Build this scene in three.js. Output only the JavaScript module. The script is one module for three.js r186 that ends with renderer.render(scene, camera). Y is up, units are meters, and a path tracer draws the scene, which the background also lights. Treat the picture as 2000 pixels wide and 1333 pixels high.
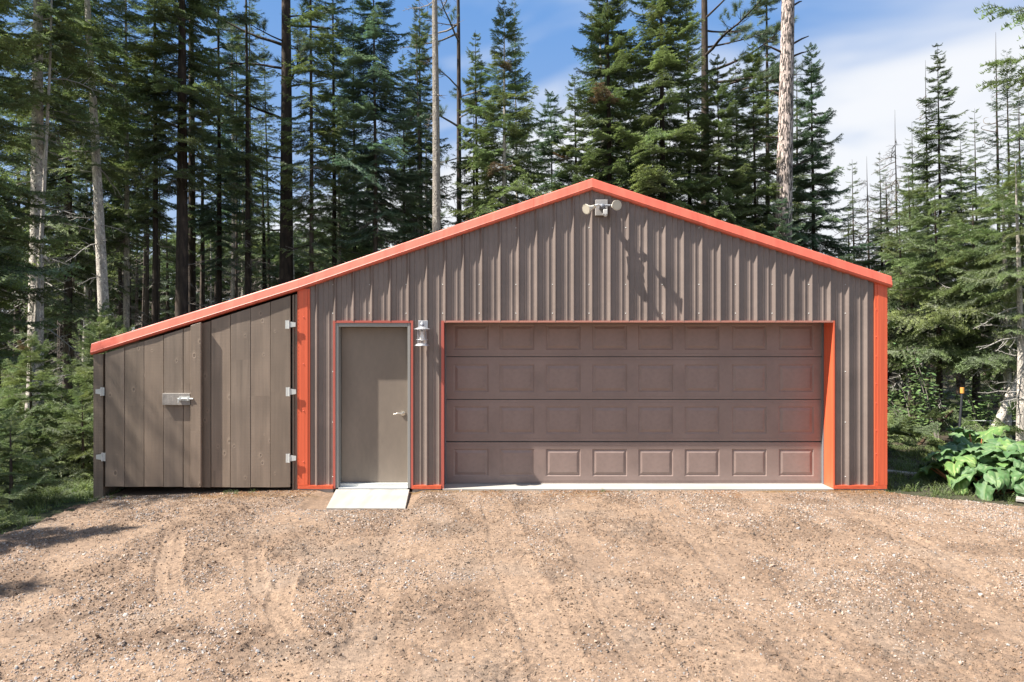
import * as THREE from 'three';
import { mergeGeometries } from 'three/addons/utils/BufferGeometryUtils.js';
import { RoundedBoxGeometry } from 'three/addons/geometries/RoundedBoxGeometry.js';

// ------------------------------------------------------------------ camera, sky, sun, exposure
const F = 1333, CZ = 8.77, EYE = 1.895;            // focal length in photo pixels, camera distance from the facade, eye height
const scene = new THREE.Scene();
const camera = new THREE.PerspectiveCamera(2 * Math.atan(666.5 / F) * 180 / Math.PI, 1024 / 682, 0.1, 600);
camera.position.set(0, EYE, CZ); camera.lookAt(0, EYE, 0);
const renderer = new THREE.WebGLRenderer({ antialias: true });
renderer.toneMapping = THREE.LinearToneMapping;
renderer.toneMappingExposure = 2.5;
renderer.shadowMap.enabled = true; renderer.shadowMap.type = THREE.PCFSoftShadowMap;
renderer.setSize(1024, 682);

function mulberry(a) { return () => { a |= 0; a = a + 0x6D2B79F5 | 0; let t = Math.imul(a ^ a >>> 15, 1 | a); t = t + Math.imul(t ^ t >>> 7, 61 | t) ^ t; return ((t ^ t >>> 14) >>> 0) / 4294967296; }; }
function hash2(x, y) { let h = Math.imul(x, 374761393) + Math.imul(y, 668265263) | 0; h = Math.imul(h ^ h >>> 13, 1274126177); return ((h ^ h >>> 16) >>> 0) / 4294967296; }
function vn(x, y) { const xi = Math.floor(x), yi = Math.floor(y); let u = x - xi, v = y - yi; u = u * u * (3 - 2 * u); v = v * v * (3 - 2 * v);
  const a = hash2(xi, yi), b = hash2(xi + 1, yi), c = hash2(xi, yi + 1), d = hash2(xi + 1, yi + 1); return a + (b - a) * u + (c - a) * v + (a - b - c + d) * u * v; }
function fbm(x, y, o = 4) { let s = 0, a = 0.5, t = 0; for (let i = 0; i < o; i++) { s += a * vn(x, y); t += a; x = x * 2.03 + 17.3; y = y * 2.03 + 9.1; a *= 0.5; } return s / t; }
const sstep = (a, b, x) => { const t = Math.min(1, Math.max(0, (x - a) / (b - a))); return t * t * (3 - 2 * t); };
const lerp = (a, b, t) => a + (b - a) * t;

const SUN = new THREE.Vector3(-3.5, 5, 1).normalize();
{ // sky: air and thin drifting cloud
  const W = 2048, H = 1024, data = new Float32Array(W * H * 4);
  for (let j = 0; j < H; j++) for (let i = 0; i < W; i++) {
    const a = ((i + 0.5) / W - 0.5) * 2 * Math.PI, el = ((j + 0.5) / H - 0.5) * Math.PI;
    const x = Math.cos(a) * Math.cos(el), z = Math.sin(a) * Math.cos(el), y = Math.max(0, Math.sin(el));
    const h = Math.pow(1 - y, 4);
    let r = lerp(0.088, 0.32, h), g = lerp(0.25, 0.47, h), b = lerp(0.58, 0.68, h);
    const k = 1 / (y + 0.22), px = x * k, pz = z * k;
    const wx = px + 0.5 * fbm(px * 1.1 + 8, pz * 1.1 + 2, 3), wz = pz + 0.5 * fbm(px * 1.1 + 34, pz * 1.1 + 8, 3);
    const c1 = fbm(wx * 0.75 + 13.0 + wz * 0.45, wz * 1.9 - wx * 0.9 + 12.2, 6), c2 = fbm(px * 0.45 + 46.4, pz * 0.45 + 3.9, 3);
    let c = sstep(0.40, 0.61, c1 * 0.62 + c2 * 0.42) * 0.95; c = Math.max(c, h * 0.45);
    r *= 0.52; g *= 0.52; b *= 0.52;
    r = lerp(r, 0.385, c); g = lerp(g, 0.392, c); b = lerp(b, 0.405, c);
    const q = (j * W + i) * 4; data[q] = r; data[q + 1] = g; data[q + 2] = b; data[q + 3] = 1;
  }
  const t = new THREE.DataTexture(data, W, H, THREE.RGBAFormat, THREE.FloatType);
  t.mapping = THREE.EquirectangularReflectionMapping; t.magFilter = THREE.LinearFilter; t.minFilter = THREE.LinearFilter; t.needsUpdate = true;
  scene.background = t; scene.environment = t;
}
const sun = new THREE.DirectionalLight(new THREE.Color(1, 0.945, 0.87), 5);
sun.position.copy(SUN).multiplyScalar(60); sun.target.position.set(0, 0, 0);
sun.castShadow = true; sun.shadow.mapSize.set(4096, 4096); sun.shadow.radius = 1.2;
Object.assign(sun.shadow.camera, { left: -40, right: 40, top: 40, bottom: -40, near: 1, far: 160 });
scene.add(sun, sun.target);

// ------------------------------------------------------------------ helpers
const X = (px, z = 0) => (px - 1000) / F * (CZ - z);           // photo column on the plane at depth z -> metres
const Y = (py, z = 0) => EYE - (py - 667) / F * (CZ - z);
const taken = {};
function numbered(n) { const k = taken[n] = (taken[n] ?? -1) + 1; return k ? n + '_' + String(k).padStart(3, '0') : n; }
function thing(name, label, category, pos = [0, 0, 0], group) {
  const g = new THREE.Group(); g.name = numbered(name); g.position.set(...pos); g.userData = { label, category }; if (group) g.userData.group = group; scene.add(g); return g;
}
function part(name, geo, mat, parent, pos, label) { const m = new THREE.Mesh(geo, mat); m.name = name; if (pos) m.position.set(...pos); if (label) m.userData.label = label; parent.add(m); return m; }
function structure(name, geo, mat) { const m = new THREE.Mesh(geo, mat); m.name = name; m.userData = { kind: 'structure' }; scene.add(m); return m; }
const lin = (r, g, b) => new THREE.Color().setRGB(r, g, b);
function std(c, rough = 0.7, extra = {}) { return new THREE.MeshStandardMaterial({ color: c, roughness: rough, side: THREE.DoubleSide, ...extra }); }
function box(x0, x1, y0, y1, z0, z1) { const g = new THREE.BoxGeometry(Math.abs(x1 - x0), Math.abs(y1 - y0), Math.abs(z1 - z0)); g.translate((x0 + x1) / 2, (y0 + y1) / 2, (z0 + z1) / 2); return g; }
function rbox(x0, x1, y0, y1, z0, z1, r = 0.004) { const g = new RoundedBoxGeometry(Math.abs(x1 - x0), Math.abs(y1 - y0), Math.abs(z1 - z0), 1, r); g.translate((x0 + x1) / 2, (y0 + y1) / 2, (z0 + z1) / 2); return g; }
function geoFrom(pos, idx, uv, col) { const g = new THREE.BufferGeometry(); g.setAttribute('position', new THREE.Float32BufferAttribute(pos, 3));
  if (uv) g.setAttribute('uv', new THREE.Float32BufferAttribute(uv, 2)); if (col) g.setAttribute('color', new THREE.Float32BufferAttribute(col, 3)); if (idx) g.setIndex(idx); g.computeVertexNormals(); return g; }
function tex(w, h, fn, srgb, rx = 1, ry = 1) { const d = new Uint8Array(w * h * 4); for (let j = 0; j < h; j++) for (let i = 0; i < w; i++) { const c = fn(i / w, j / h, i, j), q = (j * w + i) * 4; for (let k = 0; k < 3; k++) d[q + k] = Math.min(255, Math.max(0, c[k] * 255)); d[q + 3] = 255; }
  const t = new THREE.DataTexture(d, w, h); t.wrapS = t.wrapT = THREE.RepeatWrapping; t.magFilter = THREE.LinearFilter; t.minFilter = THREE.LinearMipmapLinearFilter; t.generateMipmaps = true; t.repeat.set(rx, ry); if (srgb) t.colorSpace = THREE.SRGBColorSpace; t.needsUpdate = true; return t; }
// tiling noise: blend of two shifted lookups
function tfbm(u, v, s, o) { const w = sstep(0, 1, u), w2 = sstep(0, 1, v); const f = (a, b) => fbm(a * s + 50, b * s + 50, o);
  return lerp(lerp(f(u, v), f(u - 1, v), w), lerp(f(u, v - 1), f(u - 1, v - 1), w), w2); }
function tube(pts, radii, sides = 8, uvScale = 1) { // tapered tube through points
  const pos = [], uv = [], idx = []; let len = 0; const up = new THREE.Vector3(0.31, 0.2, 0.93), t = new THREE.Vector3(), a = new THREE.Vector3(), b = new THREE.Vector3();
  for (let i = 0; i < pts.length; i++) {
    t.copy(pts[Math.min(i + 1, pts.length - 1)]).sub(pts[Math.max(i - 1, 0)]).normalize(); if (i) len += pts[i].distanceTo(pts[i - 1]);
    a.crossVectors(t, up).normalize(); b.crossVectors(t, a).normalize();
    for (let k = 0; k <= sides; k++) { const q = k / sides * 2 * Math.PI, c = Math.cos(q) * radii[i], s = Math.sin(q) * radii[i];
      pos.push(pts[i].x + a.x * c + b.x * s, pts[i].y + a.y * c + b.y * s, pts[i].z + a.z * c + b.z * s); uv.push(k / sides, len * uvScale); }
  }
  const n = sides + 1; for (let i = 0; i < pts.length - 1; i++) for (let k = 0; k < sides; k++) { const p = i * n + k; idx.push(p, p + n, p + 1, p + 1, p + n, p + n + 1); }
  return geoFrom(pos, idx, uv);
}
const V = (x, y, z) => new THREE.Vector3(x, y, z);

// ------------------------------------------------------------------ ground
const bendL = z => -5.35 + 0.10 * Math.max(0, z - 0.6);           // left edge of the dirt
function edge(x, z) { // >0 inside the driveway, metres from its edge
  const n = (fbm(x * 1.7 + 9, z * 1.7 + 4, 3) - 0.5) * 0.7;
  const left = x - bendL(z) + n * 0.8;
  const zb = x > 4.75 ? 0.05 + (x - 4.75) * 0.62 : x < -5.2 ? 0.35 : -0.6;
  return Math.min(left, z - zb + n * 0.35);
}
function G(x, z) { // lie of the land
  let y = -0.035 - 0.085 * sstep(-2.6, -5.6, x) * sstep(-3, 0, z) - 0.03 * sstep(1, 7, z);
  y += (fbm(x * 0.35 + 3, z * 0.35 + 8, 3) - 0.5) * 0.10 * sstep(-0.5, 1.5, Math.abs(z - 0.1) - 0.5 + Math.max(0, Math.abs(x) - 6));
  y += (fbm(x * 0.06, z * 0.06, 2) - 0.5) * 1.2 * sstep(14, 40, Math.hypot(x, z + 4));
  return y;
}
// tyre tracks: [x at z1, z1, x at z2, z2, width, lug period, strength]
const atG = (px, py) => { const d = F * (EYE + 0.06) / (py - 667); return [(px - 1000) / F * d, CZ - d]; };
const tracks = [[345, 1045, 335, 1170, 0.21, 0.062, 1], [560, 1125, 575, 1260, 0.19, 0.06, 1], [500, 1080, 545, 1190, 0.16, 0.06, 0.9], [800, 1010, 690, 1400, 0.26, 0.06, 0.45],
  [965, 965, 1130, 1400, 0.34, 0.06, 0.55], [1290, 965, 1700, 1400, 0.36, 0.06, 0.45], [1660, 1040, 1560, 1180, 0.22, 0.05, 0.5], [1720, 1020, 1990, 1180, 0.28, 0.06, 0.6], [130, 1090, 60, 1200, 0.2, 0.045, 0.5], [1100, 985, 1330, 1400, 0.3, 0.06, 0.45]]
  .map(([a, b, c, d, w, p, s]) => [...atG(a, b), ...atG(c, d), w, p, s]);
function relief(x, z) {
  let lump = fbm(x * 1.3 + 20, z * 0.9 + 7, 3), rough = sstep(0.42, 0.68, fbm(x * 2.3 + 70, z * 1.6 + 30, 3));
  let smooth = 0, y = 0;
  for (const [x1, z1, x2, z2, w, p, s] of tracks) {
    const dx = x2 - x1, dz = z2 - z1, L = Math.hypot(dx, dz), t = ((x - x1) * dx + (z - z1) * dz) / (L * L); if (t < -0.08 || t > 1.08) continue;
    const bend = 0.06 * Math.sin(t * 3) + (fbm(z * 1.3 + x1 * 9, 2.5, 2) - 0.5) * 0.10, off = ((x - x1) * dz - (z - z1) * dx) / L + bend, q = Math.abs(off) / (w / 2); if (q > 1.35) continue;
    const ends = sstep(-0.08, 0.12, t) * sstep(1.08, 0.85, t), m = sstep(1.1, 0.85, q) * ends * s;
    const broken = 0.4 + 0.6 * sstep(0.35, 0.6, vn(x * 6 + 3, z * 6));
    const lug = Math.sin((t * L / p + Math.abs(off) / w * 1.6) * 2 * Math.PI), rib = Math.cos(off / w * 3 * 2 * Math.PI);
    y += m * (-0.014 + broken * (0.009 * lug + 0.005 * rib)) + sstep(1.35, 1.1, q) * sstep(0.95, 1.1, q) * 0.010 * ends * s; smooth = Math.max(smooth, m);
  }
  y += (lump - 0.5) * 0.05 + (fbm(x * 5 + 2, z * 5, 3) - 0.5) * 0.022 * (1 - 0.6 * smooth);
  y += (fbm(x * 17, z * 17 + 5, 2) - 0.5) * (0.012 + 0.034 * rough) * (1 - 0.75 * smooth) + (vn(x * 38, z * 38 + 5) - 0.5) * (0.005 + 0.012 * rough) * (1 - 0.8 * smooth);
  return [y, rough * (1 - smooth), smooth, lump];
}
const calm = (x, z) => sstep(0.0, 0.9, z);                          // flatter along the sill
const slabZone = (x, z) => sstep(-2.5, -2.36, x) * sstep(-1.12, -1.26, x) * sstep(1.08, 0.92, z);
function H(x, z) { const e = edge(x, z), r = relief(x, z); return G(x, z) + 0.018 + r[0] * (0.25 + 0.75 * calm(x, z)) * (1 - 0.7 * slabZone(x, z)) - 0.03 * slabZone(x, z) - 0.09 * sstep(0.12, -0.25, e); }
{
  // far sheet: forest floor and grass, to the horizon
  const xs = [], zs = []; for (let i = -90; i <= 90; i++) { const t = i / 90; xs.push(t * 9 + Math.sign(t) * Math.pow(Math.abs(t), 5) * 290); zs.push(-1 + t * 9 + Math.sign(t) * Math.pow(Math.abs(t), 5) * 290); }
  const pos = [], col = [], uv = [], idx = [];
  for (const z of zs) for (const x of xs) {
    const e = edge(x, z); pos.push(x, G(x, z) - 0.07 * sstep(0.05, 0.6, e), z); uv.push(x, z);
    const g = fbm(x * 0.5 + 60, z * 0.5 + 60, 4), lawn = sstep(-8.2, -6.9, x) * sstep(-5.2, -6, x) * sstep(-5, -2.5, z) + (x < -5.2 ? sstep(-3.5, -1.5, z) * 0.8 : 0) + (x > 4.5 ? sstep(-5, -1, z) * 0.5 : 0);
    const m = Math.min(1, sstep(0.45, 0.6, g) * 0.6 + lawn * 0.7); col.push(lerp(0.105, 0.07, m), lerp(0.075, 0.105, m), lerp(0.045, 0.03, m));
  }
  const n = xs.length; for (let j = 0; j < n - 1; j++) for (let i = 0; i < n - 1; i++) { const p = j * n + i; idx.push(p, p + n, p + 1, p + 1, p + n, p + n + 1); }
  const litter = tex(512, 512, (u, v, i, j) => { const a = 0.55 + 0.45 * tfbm(u, v, 40, 3), s = hash2(i * 3 + 7, j) > 0.93 ? 0.2 : 0; const k = Math.min(1, a + s - 0.1); return [k, k, k]; }, true, 0.7, 0.7);
  structure('ground', geoFrom(pos, idx, uv, col), std(0xffffff, 0.95, { vertexColors: true, map: litter, bumpMap: litter, bumpScale: 0.02 }));
}
{
  // the dirt driveway
  const zs = []; for (let d = 9.6; d > 1.2; d *= 1 - 0.0033) zs.push(CZ - d); for (let z = 7.6; z < 14; z += 0.25) zs.push(z);
  const xs = []; for (let x = -8.5; x <= 8.5; x += 0.0165) xs.push(x);
  const pos = [], col = [], uv = [], idx = [], id = new Int32Array(xs.length * zs.length).fill(-1); let c = 0;
  zs.forEach((z, j) => xs.forEach((x, i) => {
    const e = edge(x, z); if (e < -0.3) return; const half = 0.78 * (CZ - z) + 0.8; if (z < 7 && Math.abs(x) > half) return;
    id[j * xs.length + i] = c++; const r = relief(x, z);
    pos.push(x, G(x, z) + 0.018 + r[0] * (0.25 + 0.75 * calm(x, z)) * (1 - 0.7 * slabZone(x, z)) - 0.03 * slabZone(x, z) - 0.09 * sstep(0.12, -0.25, e), z); uv.push(x, z);
    const fine = fbm(x * 30 + 4, z * 30, 3), mid = fbm(x * 3 + 44, z * 2.4 + 5, 4);
    const dark = Math.min(1, r[1] * 0.75 + sstep(0.52, 0.7, mid) * 0.5) * (0.5 + fine * 0.8), moss = sstep(0.5, 0.1, z) * sstep(0.5, 0.65, fbm(x * 1.1 + 7, z * 3, 3)) * 0.8;
    const grey = sstep(0.58, 0.78, fbm(x * 1.6 + 200, z * 1.6, 3)) * 0.25;
    let R = lerp(0.315, 0.205, dark), Gc = lerp(0.215, 0.136, dark), B = lerp(0.144, 0.090, dark); const packed = r[2] * 0.45; R = lerp(R, 0.345, packed); Gc = lerp(Gc, 0.240, packed); B = lerp(B, 0.165, packed);
    R = lerp(R, 0.26, grey); Gc = lerp(Gc, 0.215, grey); B = lerp(B, 0.175, grey); R = lerp(R, 0.20, moss); Gc = lerp(Gc, 0.115, moss); B = lerp(B, 0.035, moss);
    const k = 0.70 + fine * 0.22 + 0.36 * vn(x * 52 + 3, z * 52) ; col.push(R * k, Gc * k, B * k);
  }));
  const n = xs.length; for (let j = 0; j < zs.length - 1; j++) for (let i = 0; i < n - 1; i++) { const a = id[j * n + i], b = id[j * n + i + 1], d = id[j * n + n + i], e = id[j * n + n + i + 1]; if (a >= 0 && b >= 0 && d >= 0 && e >= 0) idx.push(a, d, b, b, d, e); }
  const grain = tex(1024, 1024, (u, v, i, j) => { const a = tfbm(u, v, 90, 3), b = tfbm(u, v, 24, 2), s = hash2(i >> 1, (j >> 1) + 9); let k = 0.62 + 0.3 * a + 0.14 * b + (s > 0.975 ? 0.25 : s < 0.03 ? -0.25 : 0); k = Math.min(1, Math.max(0, k)); return [k, k * 0.995, k * 0.985]; }, true, 0.8, 0.8);
  structure('dirt_driveway', geoFrom(pos, idx, uv, col), std(lin(1.12, 1.12, 1.12), 0.95, { vertexColors: true, map: grain, bumpMap: grain, bumpScale: 0.012 }));
}

// ------------------------------------------------------------------ building materials
const speck = tex(512, 512, (u, v, i, j) => { const a = tfbm(u, v, 6, 4), b = tfbm(u, v, 60, 2); const k = 0.80 + 0.22 * a + 0.06 * b; return [k, k, k]; }, true, 0.5, 0.5);
const rain = tex(512, 512, (u, v) => { const a = tfbm(u, v * 0.12, 26, 3), b = tfbm(u, v, 7, 4); const k = Math.min(1, 0.74 + 0.2 * a + 0.14 * b); return [k, k * 0.995, k * 0.985]; }, true, 0.6, 0.6);
const roughMap = tex(256, 256, (u, v) => { const k = 0.75 + 0.25 * tfbm(u, v, 9, 4); return [k, k, k]; }, false, 1, 1);
const steel = std(lin(0.228, 0.180, 0.155), 0.40, { map: speck, roughnessMap: roughMap });
const orange = std(lin(0.82, 0.150, 0.066), 0.42, { map: rain, bumpMap: speck, bumpScale: 0.004 });
const rakePaint = std(lin(0.78, 0.165, 0.105), 0.5, { map: rain, bumpMap: speck, bumpScale: 0.004 });
const reddish = std(lin(0.52, 0.125, 0.09), 0.5, { map: speck });
const doorTaupe = std(lin(0.25, 0.202, 0.158), 0.55, { map: speck });
const doorBrown = std(lin(0.285, 0.208, 0.180), 0.45, { map: speck });
const frameGrey = std(lin(0.30, 0.30, 0.28), 0.5, { map: speck });
const concrete = std(lin(0.43, 0.41, 0.375), 0.9, { map: rain });
const zinc = std(lin(0.66, 0.67, 0.64), 0.4, { metalness: 0.15, map: speck });
const rubber = std(lin(0.03, 0.03, 0.032), 0.8);
const knotSpots = (() => { const r = mulberry(12), a = []; for (let i = 0; i < 26; i++) a.push([0.05 + 0.9 * r(), 0.05 + 0.9 * r(), 0.012 + 0.035 * r()]); return a; })();
const sawn = tex(1024, 1024, (u, v, i, j) => { const g = tfbm(u, v * 0.06, 38, 3), s = 0.5 + 0.5 * Math.sin(v * 2 * Math.PI * 96 + 3 * tfbm(u, v, 8, 2)), b = tfbm(u, v, 5, 4);
  let k = 0.66 + 0.20 * g + 0.025 * s + 0.20 * b; for (const [kx, ky, kr] of knotSpots) { const q = Math.hypot((u - kx) * 1.6, (v - ky)) / kr; if (q < 1) { k += 0.16 * (1 - q) + 0.08 * Math.sin(q * 16) * (1 - q) - (q < 0.25 ? 0.26 : 0); } } return [k, k * 0.985, k * 0.965]; }, true, 0.55, 0.55);
const plankMats = [0, 1, 2, 3].map(i => std(lin(0.300 * [1, 0.88, 1.10, 0.95][i], 0.238 * [1, 0.88, 1.09, 0.96][i], 0.188 * [1, 0.87, 1.08, 0.97][i]), [0.55, 0.6, 0.5, 0.58][i], { map: sawn, bumpMap: sawn, bumpScale: 0.006 }));

// roof lines at the facade: rake trim front at z = 0.075
const ZR = 0.07;
const rakePts = [[176, 672], [582, 545], [1157, 348], [1743, 540]].map(([a, b]) => [X(a, ZR), Y(b, ZR)]);
function rakeY(x) { const p = rakePts; for (let i = 0; i < 3; i++) if (x <= p[i + 1][0] || i === 2) { const t = (x - p[i][0]) / (p[i + 1][0] - p[i][0]); return lerp(p[i][1], p[i + 1][1], t); } }
const underRake = x => rakeY(x) - 0.10;
const GL = X(583), GR = X(1729), DEPTH = -8;

// ------------------------------------------------------------------ garage
const garage = thing('garage', 'brown ribbed steel garage with orange trim and a low gable', 'garage');
{
  const rib0 = X(1084.6), pitch = 35.75 / F * CZ;
  const prof = [[0, 0.030], [0.004, 0.030], [0.016, 0], [0.070, 0], [0.080, 0.007], [0.088, 0.007], [0.098, 0], [0.136, 0], [0.148, 0.007], [0.156, 0.007], [0.168, 0], [pitch - 0.036, 0], [pitch - 0.004, 0.030]];
  function profZ(x) { let q = (x - rib0) % pitch; if (q < 0) q += pitch; for (let i = 0; i < prof.length; i++) { const a = prof[i], b = prof[i + 1] ?? [pitch, 0.030]; if (q <= b[0]) return lerp(a[1], b[1], (q - a[0]) / (b[0] - a[0] || 1)); } return 0.030; }
  const dL = X(652), dR = X(805), dT = Y(628), oL = X(864), oR = X(1627), oT = Y(629);
  const floorOf = x => x > dL && x < dR ? dT : x > oL && x < oR ? oT : 0.045;
  const cuts = [GL, X(604)]; for (let k = -14; k <= 18; k++) for (const [q] of prof) { const x = rib0 + k * pitch + q; if (x > GL && x < GR) cuts.push(x); }
  cuts.push(dL, dR, oL, oR, GR - 0.002); cuts.sort((a, b) => a - b);
  function sheet(x0, x1) {
    const xs = [x0, ...cuts.filter(x => x > x0 + 1e-4 && x < x1 - 1e-4), x1], pos = [], uv = [];
    for (let i = 0; i < xs.length - 1; i++) { const a = xs[i], b = xs[i + 1], f = floorOf((a + b) / 2), za = profZ(a + 1e-6) + 0.002, zb = profZ(b - 1e-6) + 0.002, ta = underRake(a) + 0.03, tb = underRake(b) + 0.03;
      pos.push(a, f, za, b, f, zb, b, tb, zb, a, f, za, b, tb, zb, a, ta, za); uv.push(a, f, b, f, b, tb, a, f, b, tb, a, ta); }
    return geoFrom(pos, null, uv);
  }
  const seams = [GL + 0.002]; for (let k = -16; k <= 20; k += 4) { const x = rib0 + (k + 2) * pitch + 0.0101; if (x > GL + 0.3 && x < GR - 0.3) seams.push(x); } seams.push(GR - 0.002);
  for (let i = 0; i < seams.length - 1; i++) part('siding_panel', sheet(seams[i], seams[i + 1]), steel, garage);
  // screws
  const sg = new THREE.SphereGeometry(0.008, 6, 4), spots = [];
  for (let k = -13; k <= 17; k++) for (const y of [0.15, 0.85, 1.5, 2.25, 2.62, 3.35]) { const x = rib0 + k * pitch - 0.035; if (k % 2 === 0 && x > X(610) && x < X(1700) && y > floorOf(x) + 0.03 && y < underRake(x) - 0.05) spots.push([x, y]); }
  const screws = new THREE.InstancedMesh(sg, zinc, spots.length); screws.name = 'screws'; screws.userData = { kind: 'stuff' }; spots.forEach(([x, y], i) => screws.setMatrixAt(i, new THREE.Matrix4().makeTranslation(x, y, 0.004))); garage.add(screws);
  // body behind the siding
  const inner = std(lin(0.3, 0.28, 0.26), 0.8);
  part('side_wall', box(GR - 0.12, GR - 0.004, -0.2, Y(557), -0.004, DEPTH), steel, garage);
  part('side_wall', box(GL + 0.004, GL + 0.12, -0.2, Y(560), -0.01, DEPTH), steel, garage);
  part('back_wall', box(GL + 0.13, GR - 0.13, -0.2, Y(560), DEPTH + 0.002, DEPTH + 0.1), steel, garage);
  { const s = new THREE.Shape([[GL + 0.2, 2.5], [GR - 0.2, 2.5], [GR - 0.2, underRake(GR) - 0.03], [rakePts[2][0], underRake(rakePts[2][0]) - 0.03], [GL + 0.2, underRake(GL + 0.2) - 0.03]].map(p => new THREE.Vector2(...p)));
    const g = new THREE.ExtrudeGeometry(s, { depth: 0.05, bevelEnabled: false }); part('gable_wall', g.clone().translate(0, 0, DEPTH + 0.12), inner, garage); }
  part('floor_slab', box(GL + 0.125, GR - 0.125, -0.25, -0.012, -0.34, DEPTH + 0.11), concrete, garage);
  // roof sheets (with ribs) of the garage
  function roofSlab(i, xa, xb) { const s = 0.012, y = x => rakeY(x) - s; const sh = new THREE.Shape([[xa, y(xa)], [xb, y(xb)], [xb, y(xb) - 0.05], [xa, y(xa) - 0.05]].map(p => new THREE.Vector2(...p))); return new THREE.ExtrudeGeometry(sh, { depth: 8.1, bevelEnabled: false }).translate(0, 0, DEPTH - 0.06); }
  const roofMat = std(lin(0.20, 0.17, 0.16), 0.5, { map: rain });
  part('roof', roofSlab(0, rakePts[1][0] + 0.002, rakePts[2][0]), roofMat, garage); part('roof', roofSlab(0, rakePts[2][0] + 0.002, rakePts[3][0] - 0.01), roofMat, garage);
  // rake trim: swept profile, vertical end cuts
  function rake(a, b, extra = 0) {
    const pr = [[0.0, -0.02], [0.0, 0.045], [0.012, 0.052], [0.108, 0.074], [0.114, 0.078], [0.143, 0.066], [0.146, 0.0], [0.146, -0.02]], pos = [], idx = [], uv = [], N = 14;
    for (let k = 0; k <= N; k++) { const t = k / N, x = lerp(a[0], b[0], t), dent = (hash2(k * 7 + 3, Math.round(a[0] * 10)) - 0.5) * 0.005; for (const [v, z] of pr) { pos.push(x, lerp(a[1], b[1], t) - v, z + extra + (v > 0.005 && v < 0.13 ? dent : 0)); uv.push(x, v); } }
    const n = pr.length; for (let k = 0; k < N; k++) for (let q = 0; q < n - 1; q++) { const p = k * n + q; idx.push(p, p + 1, p + n, p + n, p + 1, p + n + 1); }
    for (const s of [0, N]) for (let q = 1; q < n - 1; q++) idx.push(s * n, s * n + q, s * n + q + 1);
    const g = geoFrom(pos, idx, uv).toNonIndexed(); g.computeVertexNormals(); return g;
  }
  const runs = (a, b, cuts) => { const p = t => [lerp(a[0], b[0], t), lerp(a[1], b[1], t)], ts = [0, ...cuts, 1]; for (let i = 0; i < ts.length - 1; i++) part('rake_trim', rake(p(Math.max(0, ts[i] - (i ? 0.012 : 0))), p(ts[i + 1]), (i % 2) * 0.0025), rakePaint, garage); };
  runs(rakePts[1], rakePts[2], [0.42, 0.8]); runs(rakePts[2], rakePts[3], [0.5]);
  globalThis.rakeSweep = rake; globalThis.roofSlabOf = roofSlab;
  { const r = mulberry(66), bits = new THREE.InstancedMesh(new THREE.IcosahedronGeometry(0.5, 0), std(lin(0.17, 0.12, 0.05), 0.95), 420); bits.name = 'roof_litter'; bits.userData = { kind: 'stuff' }; const m = new THREE.Matrix4(), q = new THREE.Quaternion();
    for (let i = 0; i < 420; i++) { let x = lerp(GL, GR, r()); if (fbm(x * 2.2, 4, 2) < 0.45) x = lerp(rakePts[2][0], GR, r()); const s = 0.006 + 0.016 * r(); q.setFromEuler(new THREE.Euler(r() * 6, r() * 6, r() * 6)); bits.setMatrixAt(i, m.compose(V(x, rakeY(x) + s * 0.2, lerp(-0.1, 0.03, r())), q, V(s * 1.8, s * 0.7, s))); } garage.add(bits); }
  { const r = mulberry(67), list = []; for (const y of [0.35, 1.0, 1.6, 2.2]) { list.push([X(594), y, 0.033], [X(1709.5), y + 0.1, 0.029], [X(1709.5), y - 0.25, 0.029]); } const im = new THREE.InstancedMesh(new THREE.SphereGeometry(0.007, 6, 4), rakePaint, list.length); im.name = 'trim_screws'; im.userData = { kind: 'stuff' }; list.forEach((p, i) => im.setMatrixAt(i, new THREE.Matrix4().makeTranslation(...p))); garage.add(im); }
  // corner and base trims
  part('corner_trim', mergeGeometries([box(GL - 0.004, X(602), 0.05, underRake(GL) - 0.02, -0.02, 0.032), box(X(602) + 0.001, X(606), 0.05, underRake(GL) - 0.02, -0.02, 0.026)]), orange, garage);
  part('corner_trim', mergeGeometries([box(X(1712), GR + 0.012, 0.05, underRake(GR) - 0.0, -0.15, 0.034), box(X(1707), X(1712) - 0.001, 0.05, underRake(GR) + 0.02, -0.02, 0.028)]), orange, garage);
  for (const [a, b] of [[583, 651], [806, 862], [1629, 1730]]) part('base_trim', box(X(a), X(b), 0.0, 0.046, -0.03, 0.036), orange, garage);
  for (const [a, b] of [[583, 651], [806, 862], [1629, 1730]]) part('footing', box(X(a), X(b), -0.25, -0.002, -0.1, 0.02), concrete, garage);
  // ---- entry door
  const ed = new THREE.Group(); ed.name = 'entry_door'; garage.add(ed);
  const fz = 0.028;
  part('door_trim', mergeGeometries([box(X(650, fz), X(654.5, fz), 0.0, Y(627, fz), -0.02, fz), box(X(802.5, fz), X(806.5, fz), 0.0, Y(627, fz), -0.02, fz), box(X(654.5, fz) + 0.001, X(802.5, fz) - 0.001, Y(631.5, fz), Y(627, fz), -0.02, fz)]), reddish, ed);
  part('door_frame', mergeGeometries([rbox(X(655), X(661.5), 0.005, Y(632), -0.18, 0.02), rbox(X(796.5), X(802), 0.005, Y(632), -0.18, 0.02), rbox(X(661.7), X(796.3), Y(639), Y(632), -0.18, 0.02)]), frameGrey, ed);
  const slab = part('door_leaf', rbox(X(661.5) + 0.004, X(796.5) - 0.004, 0.055, Y(639) - 0.004, -0.165, -0.12), doorTaupe, ed);
  part('threshold', mergeGeometries([box(X(661.7), X(796.3), 0.0, 0.05, -0.17, -0.05), box(X(661.7), X(796.3), -0.02, 0.012, -0.049, 0.03)]), zinc, ed);
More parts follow.
